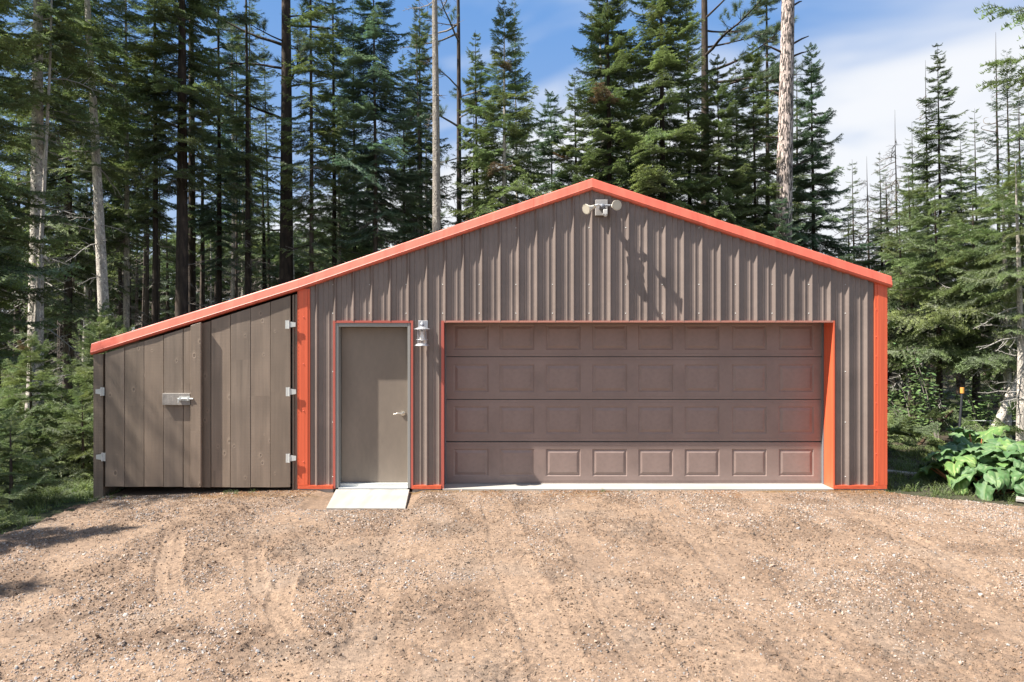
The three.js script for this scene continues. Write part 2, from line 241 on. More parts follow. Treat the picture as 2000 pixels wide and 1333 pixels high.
  { // lever
    const hx = X(787, -0.12), hy = Y(808, -0.12); const lever = tube([V(hx, hy, -0.05), V(hx - 0.02, hy + 0.004, -0.045), V(hx - 0.06, hy + 0.008, -0.046), V(hx - 0.09, hy - 0.004, -0.048), V(hx - 0.115, hy + 0.002, -0.05)], [0.011, 0.011, 0.009, 0.008, 0.006], 8);
    const nickel = std(lin(0.72, 0.68, 0.6), 0.25, { metalness: 1 });
    part('handle', mergeGeometries([lever, new THREE.CylinderGeometry(0.034, 0.036, 0.014, 20).rotateX(Math.PI / 2).translate(hx, hy, -0.113), new THREE.CylinderGeometry(0.014, 0.014, 0.06, 12).rotateX(Math.PI / 2).translate(hx, hy, -0.075)]), nickel, ed); }
  // ---- garage door opening
  const ZD = -0.30, gt = Y(629);
  part('jamb_trim', mergeGeometries([box(oL - 0.012, oL + 0.022, 0.0, gt + 0.012, 0.0245, 0.03), box(oL - 0.004, oL + 0.004, 0.0, gt + 0.002, -0.25, 0.024)]), reddish, garage);
  part('jamb_trim', mergeGeometries([box(oR - 0.006, oR + 0.012, 0.0, gt + 0.012, 0.0245, 0.032), box(oR - 0.004, oR + 0.004, 0.0, gt + 0.002, -0.24, 0.024)]), orange, garage);
  part('head_trim', mergeGeometries([box(oL + 0.023, oR - 0.007, gt - 0.012, gt + 0.012, 0.0245, 0.031), box(oL + 0.005, oR - 0.005, gt - 0.006, gt + 0.001, -0.27, 0.024)]), std(lin(0.55, 0.24, 0.18), 0.5, { map: speck }), garage);
  for (const g of [box(oL + 0.005, X(871, ZD + 0.03), 0.0, gt - 0.007, ZD - 0.01, ZD + 0.045), box(X(1607, ZD + 0.03), oR - 0.005, 0.0, gt - 0.007, ZD - 0.01, ZD + 0.055)]) part('weather_strip', g, std(lin(0.16, 0.17, 0.18), 0.7), garage);
  part('door_sill', box(oL + 0.006, oR - 0.006, -0.2, 0.001, ZD - 0.03, 0.045), concrete, garage);
  part('door_backing', box(oL - 0.1, oR + 0.1, -0.02, gt + 0.5, ZD - 0.09, ZD - 0.06), inner, garage);
  const gd = new THREE.Group(); gd.name = 'garage_door'; garage.add(gd);
  const rows = [[612, 697, 636, 684], [698.5, 780.5, 713, 767], [782, 862.5, 795, 848], [865, 944.5, 878, 931]], cols = [886, 975.5, 1066, 1157, 1247, 1337.5, 1430, 1521.5];
  const L = X(870, ZD), R = X(1608, ZD);
  function raised(w, h) { // raised-panel pressing: slope in, flat groove, slope out to the field
    const rings = [[0, 0], [0.011, -0.010], [0.020, -0.010], [0.052, 0.001], [0.060, 0.001]], pos = [], idx = [];
    for (const [q, z] of rings) pos.push(-w / 2 + q, -h / 2 + q, z, w / 2 - q, -h / 2 + q, z, w / 2 - q, h / 2 - q, z, -w / 2 + q, h / 2 - q, z);
    for (let r = 0; r < rings.length - 1; r++) for (let k = 0; k < 4; k++) { const a = r * 4 + k, b = r * 4 + (k + 1) % 4; idx.push(a, b, b + 4, a, b + 4, a + 4); }
    const l = (rings.length - 1) * 4; idx.push(l, l + 1, l + 2, l, l + 2, l + 3);
    const g = geoFrom(pos, idx).toNonIndexed(); g.computeVertexNormals(); const p = g.attributes.position, u = []; for (let i = 0; i < p.count; i++) u.push(p.getX(i), p.getY(i)); g.setAttribute('uv', new THREE.Float32BufferAttribute(u, 2)); return g;
  }
  for (const [t, b, pt, pb] of rows) {
    const sh = new THREE.Shape([[L, Y(b, ZD)], [R, Y(b, ZD)], [R, Y(t, ZD)], [L, Y(t, ZD)]].map(p => new THREE.Vector2(...p)));
    const w = 68 / F * (CZ - ZD), h = Y(pt, ZD) - Y(pb, ZD), geo = raised(w, h);
    for (const c of cols) { const x0 = X(c, ZD), y0 = Y(pb, ZD), hole = new THREE.Path([[x0, y0], [x0, y0 + h], [x0 + w, y0 + h], [x0 + w, y0]].map(p => new THREE.Vector2(...p))); sh.holes.push(hole);
      part('panel', geo, doorBrown, gd, [x0 + w / 2, y0 + h / 2, ZD - 0.0005]); }
    part('section', new THREE.ExtrudeGeometry(sh, { depth: 0.035, bevelEnabled: false }).translate(0, 0, ZD - 0.035), doorBrown, gd);
    // pressed line near the section's edges
    for (const yy of [Y(b, ZD) + 0.035, Y(t, ZD) - 0.035]) if (yy < gt) part('bead', box(L + 0.01, R - 0.01, yy - 0.004, yy + 0.004, ZD - 0.01, ZD + 0.0025), doorBrown, gd);
  }
  part('bottom_seal', box(L, R, 0.0015, Y(944.5, ZD), ZD - 0.035, ZD - 0.006), rubber, gd);
}

// ------------------------------------------------------------------ lean-to shed
{
  const shed = thing('lean_to_shed', 'brown plank lean-to shed with double doors against the garage', 'shed');
  const rng = mulberry(77);
  part('rake_trim', globalThis.rakeSweep(rakePts[0], [rakePts[1][0] - 0.001, rakePts[1][1]]), rakePaint, shed);
  part('roof', globalThis.roofSlabOf(0, rakePts[0][0] + 0.01, rakePts[1][0]), std(lin(0.20, 0.17, 0.16), 0.5, { map: rain }), shed);
  const leftDoor = new THREE.Group(), rightDoor = new THREE.Group(); leftDoor.name = rightDoor.name = 'door'; shed.add(leftDoor, rightDoor);
  function plank(name, a, b, bot, z0, th, k, topDrop = 0.035, parent = shed) {
    const xa = X(a, z0 + th) + 0.0035 * rng(), xb = X(b, z0 + th) - 0.003 - 0.003 * rng(), j = () => (rng() - 0.5) * 0.006;
    const ya = Math.min(rakeY(xa), 9) - 0.146 - topDrop, yb = rakeY(xb) - 0.146 - topDrop, bt = Y(bot, z0 + th);
    const wob = (rng() - 0.5) * 0.004, ym = (bt + ya) / 2;
    const sh = new THREE.Shape([[xa + j() * 0.3, bt + j()], [xb + j() * 0.3, bt + j()], [xb - wob, ym], [xb + j() * 0.3, yb], [xa + j() * 0.3, ya], [xa + wob, ym]].map(p => new THREE.Vector2(...p)));
    const g = new THREE.ExtrudeGeometry(sh, { depth: th - 0.006, bevelEnabled: true, bevelThickness: 0.003, bevelSize: 0.0028, bevelOffset: -0.0028, bevelSegments: 1 }).translate(0, 0, z0 + 0.003);
    const u = g.attributes.uv; const du = rng() * 3, dv = rng() * 3; for (let i = 0; i < u.count; i++) u.setXY(i, u.getX(i) + du, u.getY(i) + dv);
    return part(name, g, plankMats[k % 4], parent);
  }
  part('corner_post', box(X(186), X(204.5), -0.3, rakeY(X(204)) - 0.18, -0.09, 0.045), plankMats[1], shed);
  const zL = 0.030, zRt = 0.012, th = 0.026;
  [[205, 243], [243, 281], [281, 319], [319, 357.5], [357.5, 391]].forEach(([a, b], i) => plank('plank', a, b, 952 + (i === 4 ? 1 : 0), zL + rng() * 0.004, th, i, 0.035, leftDoor));
  plank('batten', 371.5, 392, 953, zL + th + 0.004, 0.05, 2, 0.03, leftDoor);
  [[392.5, 412], [412, 450], [450, 489], [489, 528], [528, 567]].forEach(([a, b], i) => plank('plank', a, b, 953, i === 0 ? -0.01 : zRt + rng() * 0.005, th, i + 1, 0.035, rightDoor));
  plank('jamb_board', 570, 575, 962, -0.02, 0.045, 1); plank('jamb_board', 575.5, 581.5, 962, -0.03, 0.045, 3);
  part('backing', box(X(206), X(581), Y(948), rakeY(X(206)) - 0.2, -0.11, -0.06), std(lin(0.05, 0.045, 0.04), 0.9), shed);
  part('side_wall', box(X(187), X(200), -0.12, rakeY(X(190)) - 0.2, DEPTH, -0.1), plankMats[3], shed);
  part('back_wall', box(X(201), GL, -0.12, rakeY(X(201)) - 0.2, DEPTH, DEPTH + 0.06), plankMats[3], shed);
  // hasp board with sliding bolt
  const hb = part('latch_board', rbox(X(318, 0.08), X(372, 0.08), Y(792, 0.08), Y(769, 0.08), zL + th + 0.006, zL + th + 0.045, 0.004), std(lin(0.40, 0.375, 0.35), 0.8, { map: sawn, bumpMap: sawn, bumpScale: 0.006 }), leftDoor);
  { const y = Y(780, 0.1), z = zL + th + 0.058; part('slide_bolt', mergeGeometries([new THREE.CylinderGeometry(0.011, 0.011, 0.19, 10).rotateZ(Math.PI / 2).translate(X(363, 0.1), y, z), new THREE.BoxGeometry(0.13, 0.055, 0.008).translate(X(361, 0.1), y, z - 0.009),
      new THREE.BoxGeometry(0.02, 0.04, 0.022).translate(X(352, 0.1), y, z), new THREE.BoxGeometry(0.02, 0.04, 0.022).translate(X(368, 0.1), y, z), new THREE.CylinderGeometry(0.007, 0.007, 0.05, 8).translate(X(350, 0.1), y - 0.025, z + 0.012)]), zinc, leftDoor); }
  // strap hinges
  function hinge(px0, px1, py0, py1, flip) {
    const x0 = X(px0), x1 = X(px1), y0 = Y(py1), y1 = Y(py0), s = flip ? -1 : 1, xp = flip ? x1 : x0, xe = flip ? x0 : x1, ym = (y0 + y1) / 2, h = y1 - y0;
    const xk = lerp(xp, xe, 0.36);
    const leaf = new THREE.Shape([[xk, ym - h * 0.36], [xe, ym - h * 0.25], [xe, ym + h * 0.25], [xk, ym + h * 0.36]].map(p => new THREE.Vector2(...p)));
    const z = zL + th + 0.004;
    const parts = [new THREE.ExtrudeGeometry(leaf, { depth: 0.006, bevelEnabled: false }).translate(0, 0, z), new THREE.BoxGeometry(Math.abs(xk - xp) * 0.8, h, 0.006).translate(lerp(xp, xk, 0.42), ym, z + 0.002), new THREE.CylinderGeometry(0.009, 0.009, h * 1.02, 8).translate(xk, ym, z + 0.006)].map(g => g.index ? g.toNonIndexed() : g);
    parts.forEach(g => { for (const k of Object.keys(g.attributes)) if (!['position', 'normal', 'uv'].includes(k)) g.deleteAttribute(k); });
    part('hinge', mergeGeometries(parts), zinc, flip ? leftDoor : rightDoor);
  }
  hinge(192, 209, 757, 773, true); hinge(193, 211, 884, 900, true); hinge(560, 580, 627, 643, false); hinge(561, 581, 757, 774, false); hinge(561, 581, 886, 903, false);
}

// ------------------------------------------------------------------ door slab
{
  const [x0, z0] = [X(640, 0.9), 0.98], t = thing('concrete_slab', 'flat pale concrete slab lying before the entry door', 'slab', [0, 0, 0]);
  const s = new THREE.Shape([[X(659), -0.06], [X(800), -0.06], [X(791, 0.95), -0.96], [X(638, 0.95), -0.95]].map(p => new THREE.Vector2(...p)));
  const g = new THREE.ExtrudeGeometry(s, { depth: 0.07, bevelEnabled: true, bevelThickness: 0.006, bevelSize: 0.006, bevelSegments: 2 }); g.rotateX(-Math.PI / 2); g.translate(0, -0.075, 0); g.rotateX(0.018);
  part('slab', g, std(lin(0.42, 0.395, 0.36), 0.9, { map: rain, bumpMap: speck, bumpScale: 0.004 }), t);
}

// ------------------------------------------------------------------ wall lantern
{
  const lx = X(825, 0.1), top = Y(627, 0.05), t = thing('wall_lantern', 'galvanised wall lantern with glass chimney beside the entry door', 'lantern', [lx, 0, 0]);
  const metal = std(lin(0.50, 0.50, 0.52), 0.42, { metalness: 0.6, map: speck }), k = CZ - 0.13;
  const y = p => EYE - (p - 667) / F * k;
  part('backplate', rbox(-0.062, 0.062, y(646), top, 0.024, 0.042, 0.006), metal, t);
  part('arm', tube([V(0, y(636), 0.04), V(0, y(633), 0.08), V(0, y(630), 0.12), V(0, y(633), 0.135)], [0.012, 0.012, 0.012, 0.012], 8), metal, t);
  const lathe = (pts, m, n) => part(n, new THREE.LatheGeometry(pts.map(p => new THREE.Vector2(...p)), 28).translate(0, 0, 0.135), m, t);
  lathe([[0.001, y(630)], [0.014, y(631.5)], [0.028, y(635)], [0.018, y(636.5)], [0.016, y(638)], [0.05, y(640)], [0.102, y(643.6)], [0.103, y(644.6)], [0.06, y(644)], [0.0, y(643.5)]], metal, 'cap');
  lathe([[0.062, y(644)], [0.062, y(672.5)]], new THREE.MeshPhysicalMaterial({ color: 0xffffff, roughness: 0.05, transmission: 1, thickness: 0, ior: 1.45, side: THREE.DoubleSide }), 'glass_chimney');
  part('ring', new THREE.TorusGeometry(0.068, 0.006, 6, 28).rotateX(Math.PI / 2).translate(0, y(664.5), 0.135), metal, t);
  for (let q = 0; q < 4; q++) { const a = q * Math.PI / 2 + 0.785; part('guard_rod', new THREE.CylinderGeometry(0.004, 0.004, y(644) - y(672), 6).translate(Math.cos(a) * 0.069, (y(644) + y(672)) / 2, 0.135 + Math.sin(a) * 0.069), metal, t); }
  lathe([[0.0, y(671)], [0.06, y(671.5)], [0.07, y(673)], [0.092, y(675.5)], [0.092, y(677)], [0.0, y(677)]], metal, 'base');
  lathe([[0.001, y(648)], [0.016, y(649)], [0.016, y(653)], [0.03, y(659)], [0.031, y(662)], [0.02, y(666)], [0.001, y(667)]], std(lin(0.85, 0.83, 0.78), 0.3), 'bulb');
}
// ------------------------------------------------------------------ flood light under the gable
{
  const cx = X(1175, 0.05), cy = Y(407, 0.05), t = thing('flood_light', 'twin-headed flood light with motion sensor on a grey box under the gable', 'flood light', [cx, cy, 0]);
  const boxM = std(lin(0.40, 0.38, 0.36), 0.6, { map: speck }), dark = std(lin(0.16, 0.17, 0.19), 0.5), cream = std(lin(0.72, 0.66, 0.54), 0.5), pale = std(lin(0.62, 0.62, 0.6), 0.5);
  const s = 1 / F * CZ;
  part('mounting_box', rbox(-12 * s, 12 * s, -15 * s, 16 * s, 0.022, 0.062, 0.006), boxM, t);
  part('swivel', mergeGeometries([new THREE.CylinderGeometry(0.035, 0.04, 0.05, 14).rotateX(Math.PI / 2).translate(0, 0.005, 0.085), new THREE.SphereGeometry(0.038, 12, 8).translate(0, 0.005, 0.115)]), dark, t);
  function head(ax, ay, az, dir, r, n) { const g = new THREE.LatheGeometry([[0.0, -0.09], [0.022, -0.09], [0.026, -0.03], [0.034, 0.0], [r * 0.8, 0.045], [r, 0.06], [r, 0.07], [r * 0.92, 0.066], [r * 0.5, 0.055], [0, 0.052]].map(p => new THREE.Vector2(...p)), 24);
    g.applyQuaternion(new THREE.Quaternion().setFromUnitVectors(V(0, 1, 0), V(...dir).normalize())); g.translate(ax, ay, az); const hd = part('lamp_head', g, cream, t), l = new THREE.CylinderGeometry(r * 0.86, r * 0.86, 0.004, 20).translate(0, 0.0685, 0); l.applyQuaternion(new THREE.Quaternion().setFromUnitVectors(V(0, 1, 0), V(...dir).normalize())); l.translate(ax, ay, az); part('lens', l, std(lin(0.62, 0.57, 0.46), 0.25), hd); return hd; }
  const h1 = [-0.165, -0.03, 0.20], h2 = [0.145, 0.0, 0.20];
  part('arm', tube([V(0, 0.01, 0.11), V(-0.06, 0.02, 0.15), V(-0.11, 0.0, 0.19)], [0.014, 0.014, 0.016], 8), pale, t);
  part('arm', tube([V(0, 0.01, 0.11), V(0.05, 0.02, 0.125), V(0.10, 0.01, 0.15)], [0.014, 0.014, 0.016], 8), dark, t);
  head(...h1, [-0.75, -0.35, 0.55], 0.066); head(...h2, [0.25, -0.12, 0.95], 0.064);
  part('motion_sensor', mergeGeometries([rbox(0.01, 0.065, -0.10, -0.035, 0.08, 0.15, 0.008), tube([V(0.0, 0.0, 0.11), V(0.02, -0.03, 0.115)], [0.014, 0.014], 8), new THREE.SphereGeometry(0.024, 12, 8).translate(0.038, -0.105, 0.125)].map(g => { const q = g.index ? g.toNonIndexed() : g; return q; })), pale, t);
}

// ------------------------------------------------------------------ trees
const bark = (fn, w = 256, h = 512, rx = 1, ry = 1) => tex(w, h, fn, true, rx, ry);
const paleBark = bark((u, v) => { const n = tfbm(u, v, 9, 4), b = tfbm(u * 0.4, v, 60, 3), l = tfbm(u, v, 26, 3); let k = 0.58 + 0.45 * n; k *= b > 0.66 ? 0.45 : 1; const li = sstep(0.5, 0.66, l); return [Math.min(1, k * 0.92 + li * 0.16), Math.min(1, k * 0.88 + li * 0.17), Math.min(1, k * 0.84 + li * 0.15)]; }, 256, 512, 1, 1.4);
const greyBark = bark((u, v) => { const n = tfbm(u, v * 0.35, 20, 4), m = tfbm(u, v, 8, 3), k = 0.16 + 0.42 * n * (0.5 + m); return [k * 1.05, k * 0.95, k * 0.86]; }, 256, 512, 1, 1.5);
const plateBark = bark((u, v) => { const q = tfbm(u, v * 0.5, 16, 3), f = Math.abs(q - 0.5) * 2, c = sstep(0.02, 0.16, f), n = tfbm(u, v, 40, 3), m = tfbm(u, v, 5, 2); const k = lerp(0.30, 0.66 + 0.30 * n + 0.2 * (m - 0.5), c); return [Math.min(1, k), k * 0.92, k * 0.87]; }, 512, 1024, 2, 1.1);
const M = {
  pale: std(lin(0.88, 0.86, 0.83), 0.9, { map: paleBark, bumpMap: paleBark, bumpScale: 0.02 }),
  scar: std(lin(0.50, 0.48, 0.45), 0.9, { map: paleBark, bumpMap: paleBark, bumpScale: 0.03 }),
  grey: std(lin(0.62, 0.58, 0.54), 0.95, { map: greyBark, bumpMap: greyBark, bumpScale: 0.03 }),
  dark: std(lin(0.36, 0.31, 0.27), 0.95, { map: greyBark, bumpMap: greyBark, bumpScale: 0.03 }),
  pine: std(lin(0.86, 0.84, 0.84), 0.95, { map: plateBark, bumpMap: plateBark, bumpScale: 0.05 }),
  leaf: new THREE.MeshPhysicalMaterial({ color: 0xffffff, vertexColors: true, roughness: 0.95, transmission: 0.4, thickness: 0, side: THREE.DoubleSide }),
  dead: std(lin(0.20, 0.175, 0.15), 0.95), deadPale: std(lin(0.33, 0.31, 0.28), 0.95),
};
// one fir bough, unit length along +x, made of stem, twigs and needle blades
function firBough(seed, o = {}) {
  const r = mulberry(seed), pos = [], col = [], dense = o.dense ?? 1, ns = o.ns ?? 1, tri = (a, b, c, k) => { pos.push(...a, ...b, ...c); for (let i = 0; i < 3; i++) col.push(...k); };
  const axis = s => [s, -0.10 * s - 0.10 * Math.sin(s * 2.6) + 0.12 * s * s * s, (o.curve ?? 0) * s * s];
  const stem = (p, q, w, k) => { const d = [q[0] - p[0], q[1] - p[1], q[2] - p[2]]; tri([p[0], p[1] + w, p[2]], [p[0], p[1] - w, p[2] + w], q, k); tri([p[0], p[1] + w, p[2]], [p[0], p[1] - w, p[2] - w], q, k); };
  for (let i = 0; i < 6; i++) stem(axis(i / 6), axis((i + 1.15) / 6), 0.011 * (1 - i / 7), [0.10, 0.075, 0.055]);
  function twig(p, ang, el, len, depth) {
    const cx = Math.cos(ang) * Math.cos(el), cz = Math.sin(ang) * Math.cos(el), cy = Math.sin(el), n = Math.max(3, Math.round(len / (0.021 * ns))), sx = -Math.sin(ang), sz = Math.cos(ang);
    for (let i = 0; i < n; i++) {
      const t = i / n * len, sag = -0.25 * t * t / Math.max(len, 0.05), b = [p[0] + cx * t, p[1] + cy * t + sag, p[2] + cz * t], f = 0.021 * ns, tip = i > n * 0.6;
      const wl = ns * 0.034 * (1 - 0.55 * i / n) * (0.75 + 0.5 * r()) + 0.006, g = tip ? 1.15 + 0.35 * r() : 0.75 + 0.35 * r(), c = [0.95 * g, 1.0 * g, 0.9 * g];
      const c2 = [b[0] + cx * f, b[1] + cy * f, b[2] + cz * f];
      for (const s of [-1, 1]) if (r() < 0.95) tri(b, c2, [b[0] + cx * 0.024 * ns + s * sx * wl, b[1] + (r() - 0.35) * 0.028 * ns, b[2] + cz * 0.024 * ns + s * sz * wl], c);
      if (r() < 0.6) tri(b, c2, [b[0] + cx * 0.026 + (r() - 0.5) * 0.02, b[1] + 0.026 * (0.5 + r()), b[2] + cz * 0.026 + (r() - 0.5) * 0.02], c);
      if (depth && i > 1 && i % Math.round(3 / ns) === 1 && len - t > 0.06 && r() < 0.85 * dense) twig(b, ang + (i % 2 ? 0.75 : -0.75) + (r() - 0.5) * 0.3, el + (r() - 0.5) * 0.25, (len - t) * 0.55, 0);
    }
  }
  for (let s = o.from ?? 0.14; s < 0.97; s += 0.043 / dense) for (const sd of [-1, 1]) { if (r() > 0.92 * Math.min(1, dense + 0.1)) continue; const L = (0.40 * Math.pow(1 - s, 0.75) + 0.07) * (0.65 + 0.6 * r()) * sstep(0, 0.3, s + 0.1); twig(axis(s), sd * (0.78 + 0.3 * r()), (r() - 0.6) * 0.35, L, 1); }
  twig(axis(0.9), 0, 0.1, 0.16, 0);
  return geoFrom(pos, null, null, col);
}
const boughs = [firBough(1), firBough(2, { curve: 0.12 }), firBough(3, { dense: 0.8, curve: -0.1 }), firBough(4, { dense: 0.62, from: 0.3 }), firBough(5, { dense: 1.1 }), firBough(6, { dense: 1.15, ns: 0.62 })];
const deadBough = (() => { const r = mulberry(9), gs = []; const ax = s => V(s, -0.16 * s * s + 0.02 * Math.sin(9 * s), 0.06 * Math.sin(5 * s)); const pts = [0, .25, .5, .75, 1].map(ax); gs.push(tube(pts, [.018, .015, .012, .009, .004], 4));
  for (let s = 0.2; s < 0.95; s += 0.075) { const p = ax(s), a = (r() < .5 ? -1 : 1) * (0.7 + 0.5 * r()), l = 0.36 * (1.05 - s) * (0.5 + r()), e = V(p.x + Math.cos(a) * l, p.y + (r() - 0.65) * l * 0.7, p.z + Math.sin(a) * l), m = p.clone().lerp(e, 0.5).add(V(0, 0.05 * l, 0)); gs.push(tube([p, m, e], [.009, .007, .004], 3)); } return mergeGeometries(gs); })();
const curlBough = (() => { const pts = [], rr = []; for (let i = 0; i <= 9; i++) { const a = i / 9 * 3.6; pts.push(V(0.28 * Math.sin(a) + 0.35 * i / 9, 0.26 * (1 - Math.cos(a)) * -0.9 + 0.18 * i / 9, 0.05 * Math.sin(a * 2))); rr.push(0.022 * (1 - i / 11)); } return tube(pts, rr, 4); })();
const tuft = (() => { const r = mulberry(21), pos = [], col = []; for (let i = 0; i < 70; i++) { const s = r(), b = [s * 0.2, s * 0.02, 0], a = r() * 6.283, sp = 0.5 + 0.9 * r() * (1.2 - s), l = 0.10 + 0.05 * r(), d = [Math.cos(sp), Math.sin(sp) * Math.cos(a), Math.sin(sp) * Math.sin(a)], w = 0.004, q = [-d[1], d[0], 0.3]; const n = Math.hypot(...q) || 1;
    pos.push(b[0] - q[0] / n * w, b[1] - q[1] / n * w, b[2] - q[2] / n * w, b[0] + q[0] / n * w, b[1] + q[1] / n * w, b[2] + q[2] / n * w, b[0] + d[0] * l, b[1] + d[1] * l, b[2] + d[2] * l); const g = 0.7 + 0.6 * r(); for (let k = 0; k < 3; k++) col.push(g, g, g); } return geoFrom(pos, null, null, col); })();
const COL = { fir: [0.146, 0.186, 0.068], bright: [0.158, 0.202, 0.068], blue: [0.115, 0.176, 0.098], dark: [0.102, 0.142, 0.062], yellow: [0.167, 0.208, 0.071], pine: [0.108, 0.158, 0.074], rust: [0.161, 0.099, 0.056] };
const tmpM = new THREE.Matrix4(), tmpQ = new THREE.Quaternion(), tmpC = new THREE.Color();
function scatter(name, geo, mat, list, parent, col, rnd, vary = 0.3) { // list of [pos, quaternion, scale vector]
  const im = new THREE.InstancedMesh(geo, mat, list.length); im.name = name; im.userData = { kind: 'stuff' };
  list.forEach(([p, q, s, c], i) => { im.setMatrixAt(i, tmpM.compose(p, q, s)); if (col) { const k = 1 - vary / 2 + vary * rnd(), h = (rnd() - 0.5) * 0.2; const cc = c ?? col; im.setColorAt(i, tmpC.setRGB(cc[0] * k * (1 + h), cc[1] * k, cc[2] * k * (1 - h))); } });
  if (parent) parent.add(im); return im;
}
const place = (px, d) => [(px - 1000) / F * d, CZ - d];
function trunkPath(h, lean, bend, r) { const pts = [], n = 14; for (let i = 0; i <= n; i++) { const t = i / n; pts.push(V(lean * t * h + bend * Math.sin(t * 4 + r() * 0.3) * 0.5, -0.25 + t * (h + 0.25), bend * Math.cos(t * 3.1) * 0.3 - bend * 0.3)); } return pts; }
const along = (pts, y) => { const h = pts[pts.length - 1].y; const t = Math.min(0.9999, Math.max(0, (y + 0.25) / (h + 0.25))) * (pts.length - 1), i = Math.floor(t); return pts[i].clone().lerp(pts[i + 1], t - i); };
let seedN = 100;
// o: px, d (distance), h, cb (crown base height), R (crown radius), dia, col, mat, lean, kind of bough, dens, deadN
function fir(name, label, o, group) {
  const r = mulberry(o.seed ?? ++seedN), [x, z] = o.at ?? place(o.px, o.d), t = thing(name, label, 'tree', [x, G(x, z), z], group);
  const h = o.h, pts = trunkPath(h, o.lean ?? 0, o.bend ?? 0.08, r), rad = pts.map((p, i) => { const q = i / (pts.length - 1); return (o.dia ?? 0.2) / 2 * Math.max(0.04, Math.pow(1 - q, 0.8)) * (i ? 1 : 1.25); });
  part('trunk', tube(pts, rad, o.sides ?? 9, 0.5), M[o.mat ?? 'grey'], t);
  const list = [], dead = [], cb = o.cb ?? 1.5, R = o.R ?? 1.2, e = new THREE.Euler(), step = (o.step ?? 0.24) / (o.dens ?? 1), side = o.side;
  for (let y = cb; y < h - 0.05; y += step * (0.7 + 0.6 * r()) * (0.6 + 0.4 * (1 - (y - cb) / (h - cb)))) {
    const q = (y - cb) / (h - cb), n = o.n ?? 4, ph = r() * 6.283;
    for (let k = 0; k < n; k++) {
      if (r() < (o.gap ?? 0.13)) continue;
      const a = ph + k / n * 6.283 + (r() - 0.5) * 0.7; if (side !== undefined && Math.cos(a - side) < -0.2 && r() < 0.7) continue;
      const L = R * (Math.pow(1 - q, o.pow ?? 0.75) * (0.62 + 0.38 * sstep(0, 0.22, q)) * (0.50 + 0.75 * r()) + 0.10), pitch = lerp(-0.12, 0.55, q * q) + (r() - 0.5) * 0.35 + (o.up ?? 0), p = along(pts, y + (r() - 0.5) * 0.15);
      e.set((r() - 0.5) * 0.6, a, pitch, 'YZX'); const s = L * (r() < 0.5 ? 1 : 1); list.push([p, new THREE.Quaternion().setFromEuler(e), V(s, s * (0.9 + 0.3 * r()), s * (0.85 + 0.4 * r()) * (r() < 0.5 ? -1 : 1)), r() < (o.rust ?? 0.001) ? COL.rust : undefined]);
    }
  }
  if (list.length) scatter('crown', boughs[o.bough ?? Math.floor(r() * 3)], M.leaf, list, t, COL[o.col ?? 'fir'], r, 0.5);
  const dn = o.dead ?? 20; for (let i = 0; i < dn; i++) { const y = lerp(o.deadFrom ?? 0.8, Math.min(h * 0.9, cb + (h - cb) * (o.deadTo ?? 0.25)), r()), L = (0.35 + 0.75 * r()) * (o.deadL ?? 1) * Math.min(1, (h - y) / 2.2 + 0.15); e.set(r() * 6, r() * 6.283, -0.25 + (r() - 0.5) * 0.7, 'YZX'); dead.push([along(pts, y), new THREE.Quaternion().setFromEuler(e), V(L, L, L)]); }
  if (dead.length) scatter('dead_twigs', o.curl ? curlBough : deadBough, M[o.deadMat ?? 'dead'], dead, t);
  return t;
}
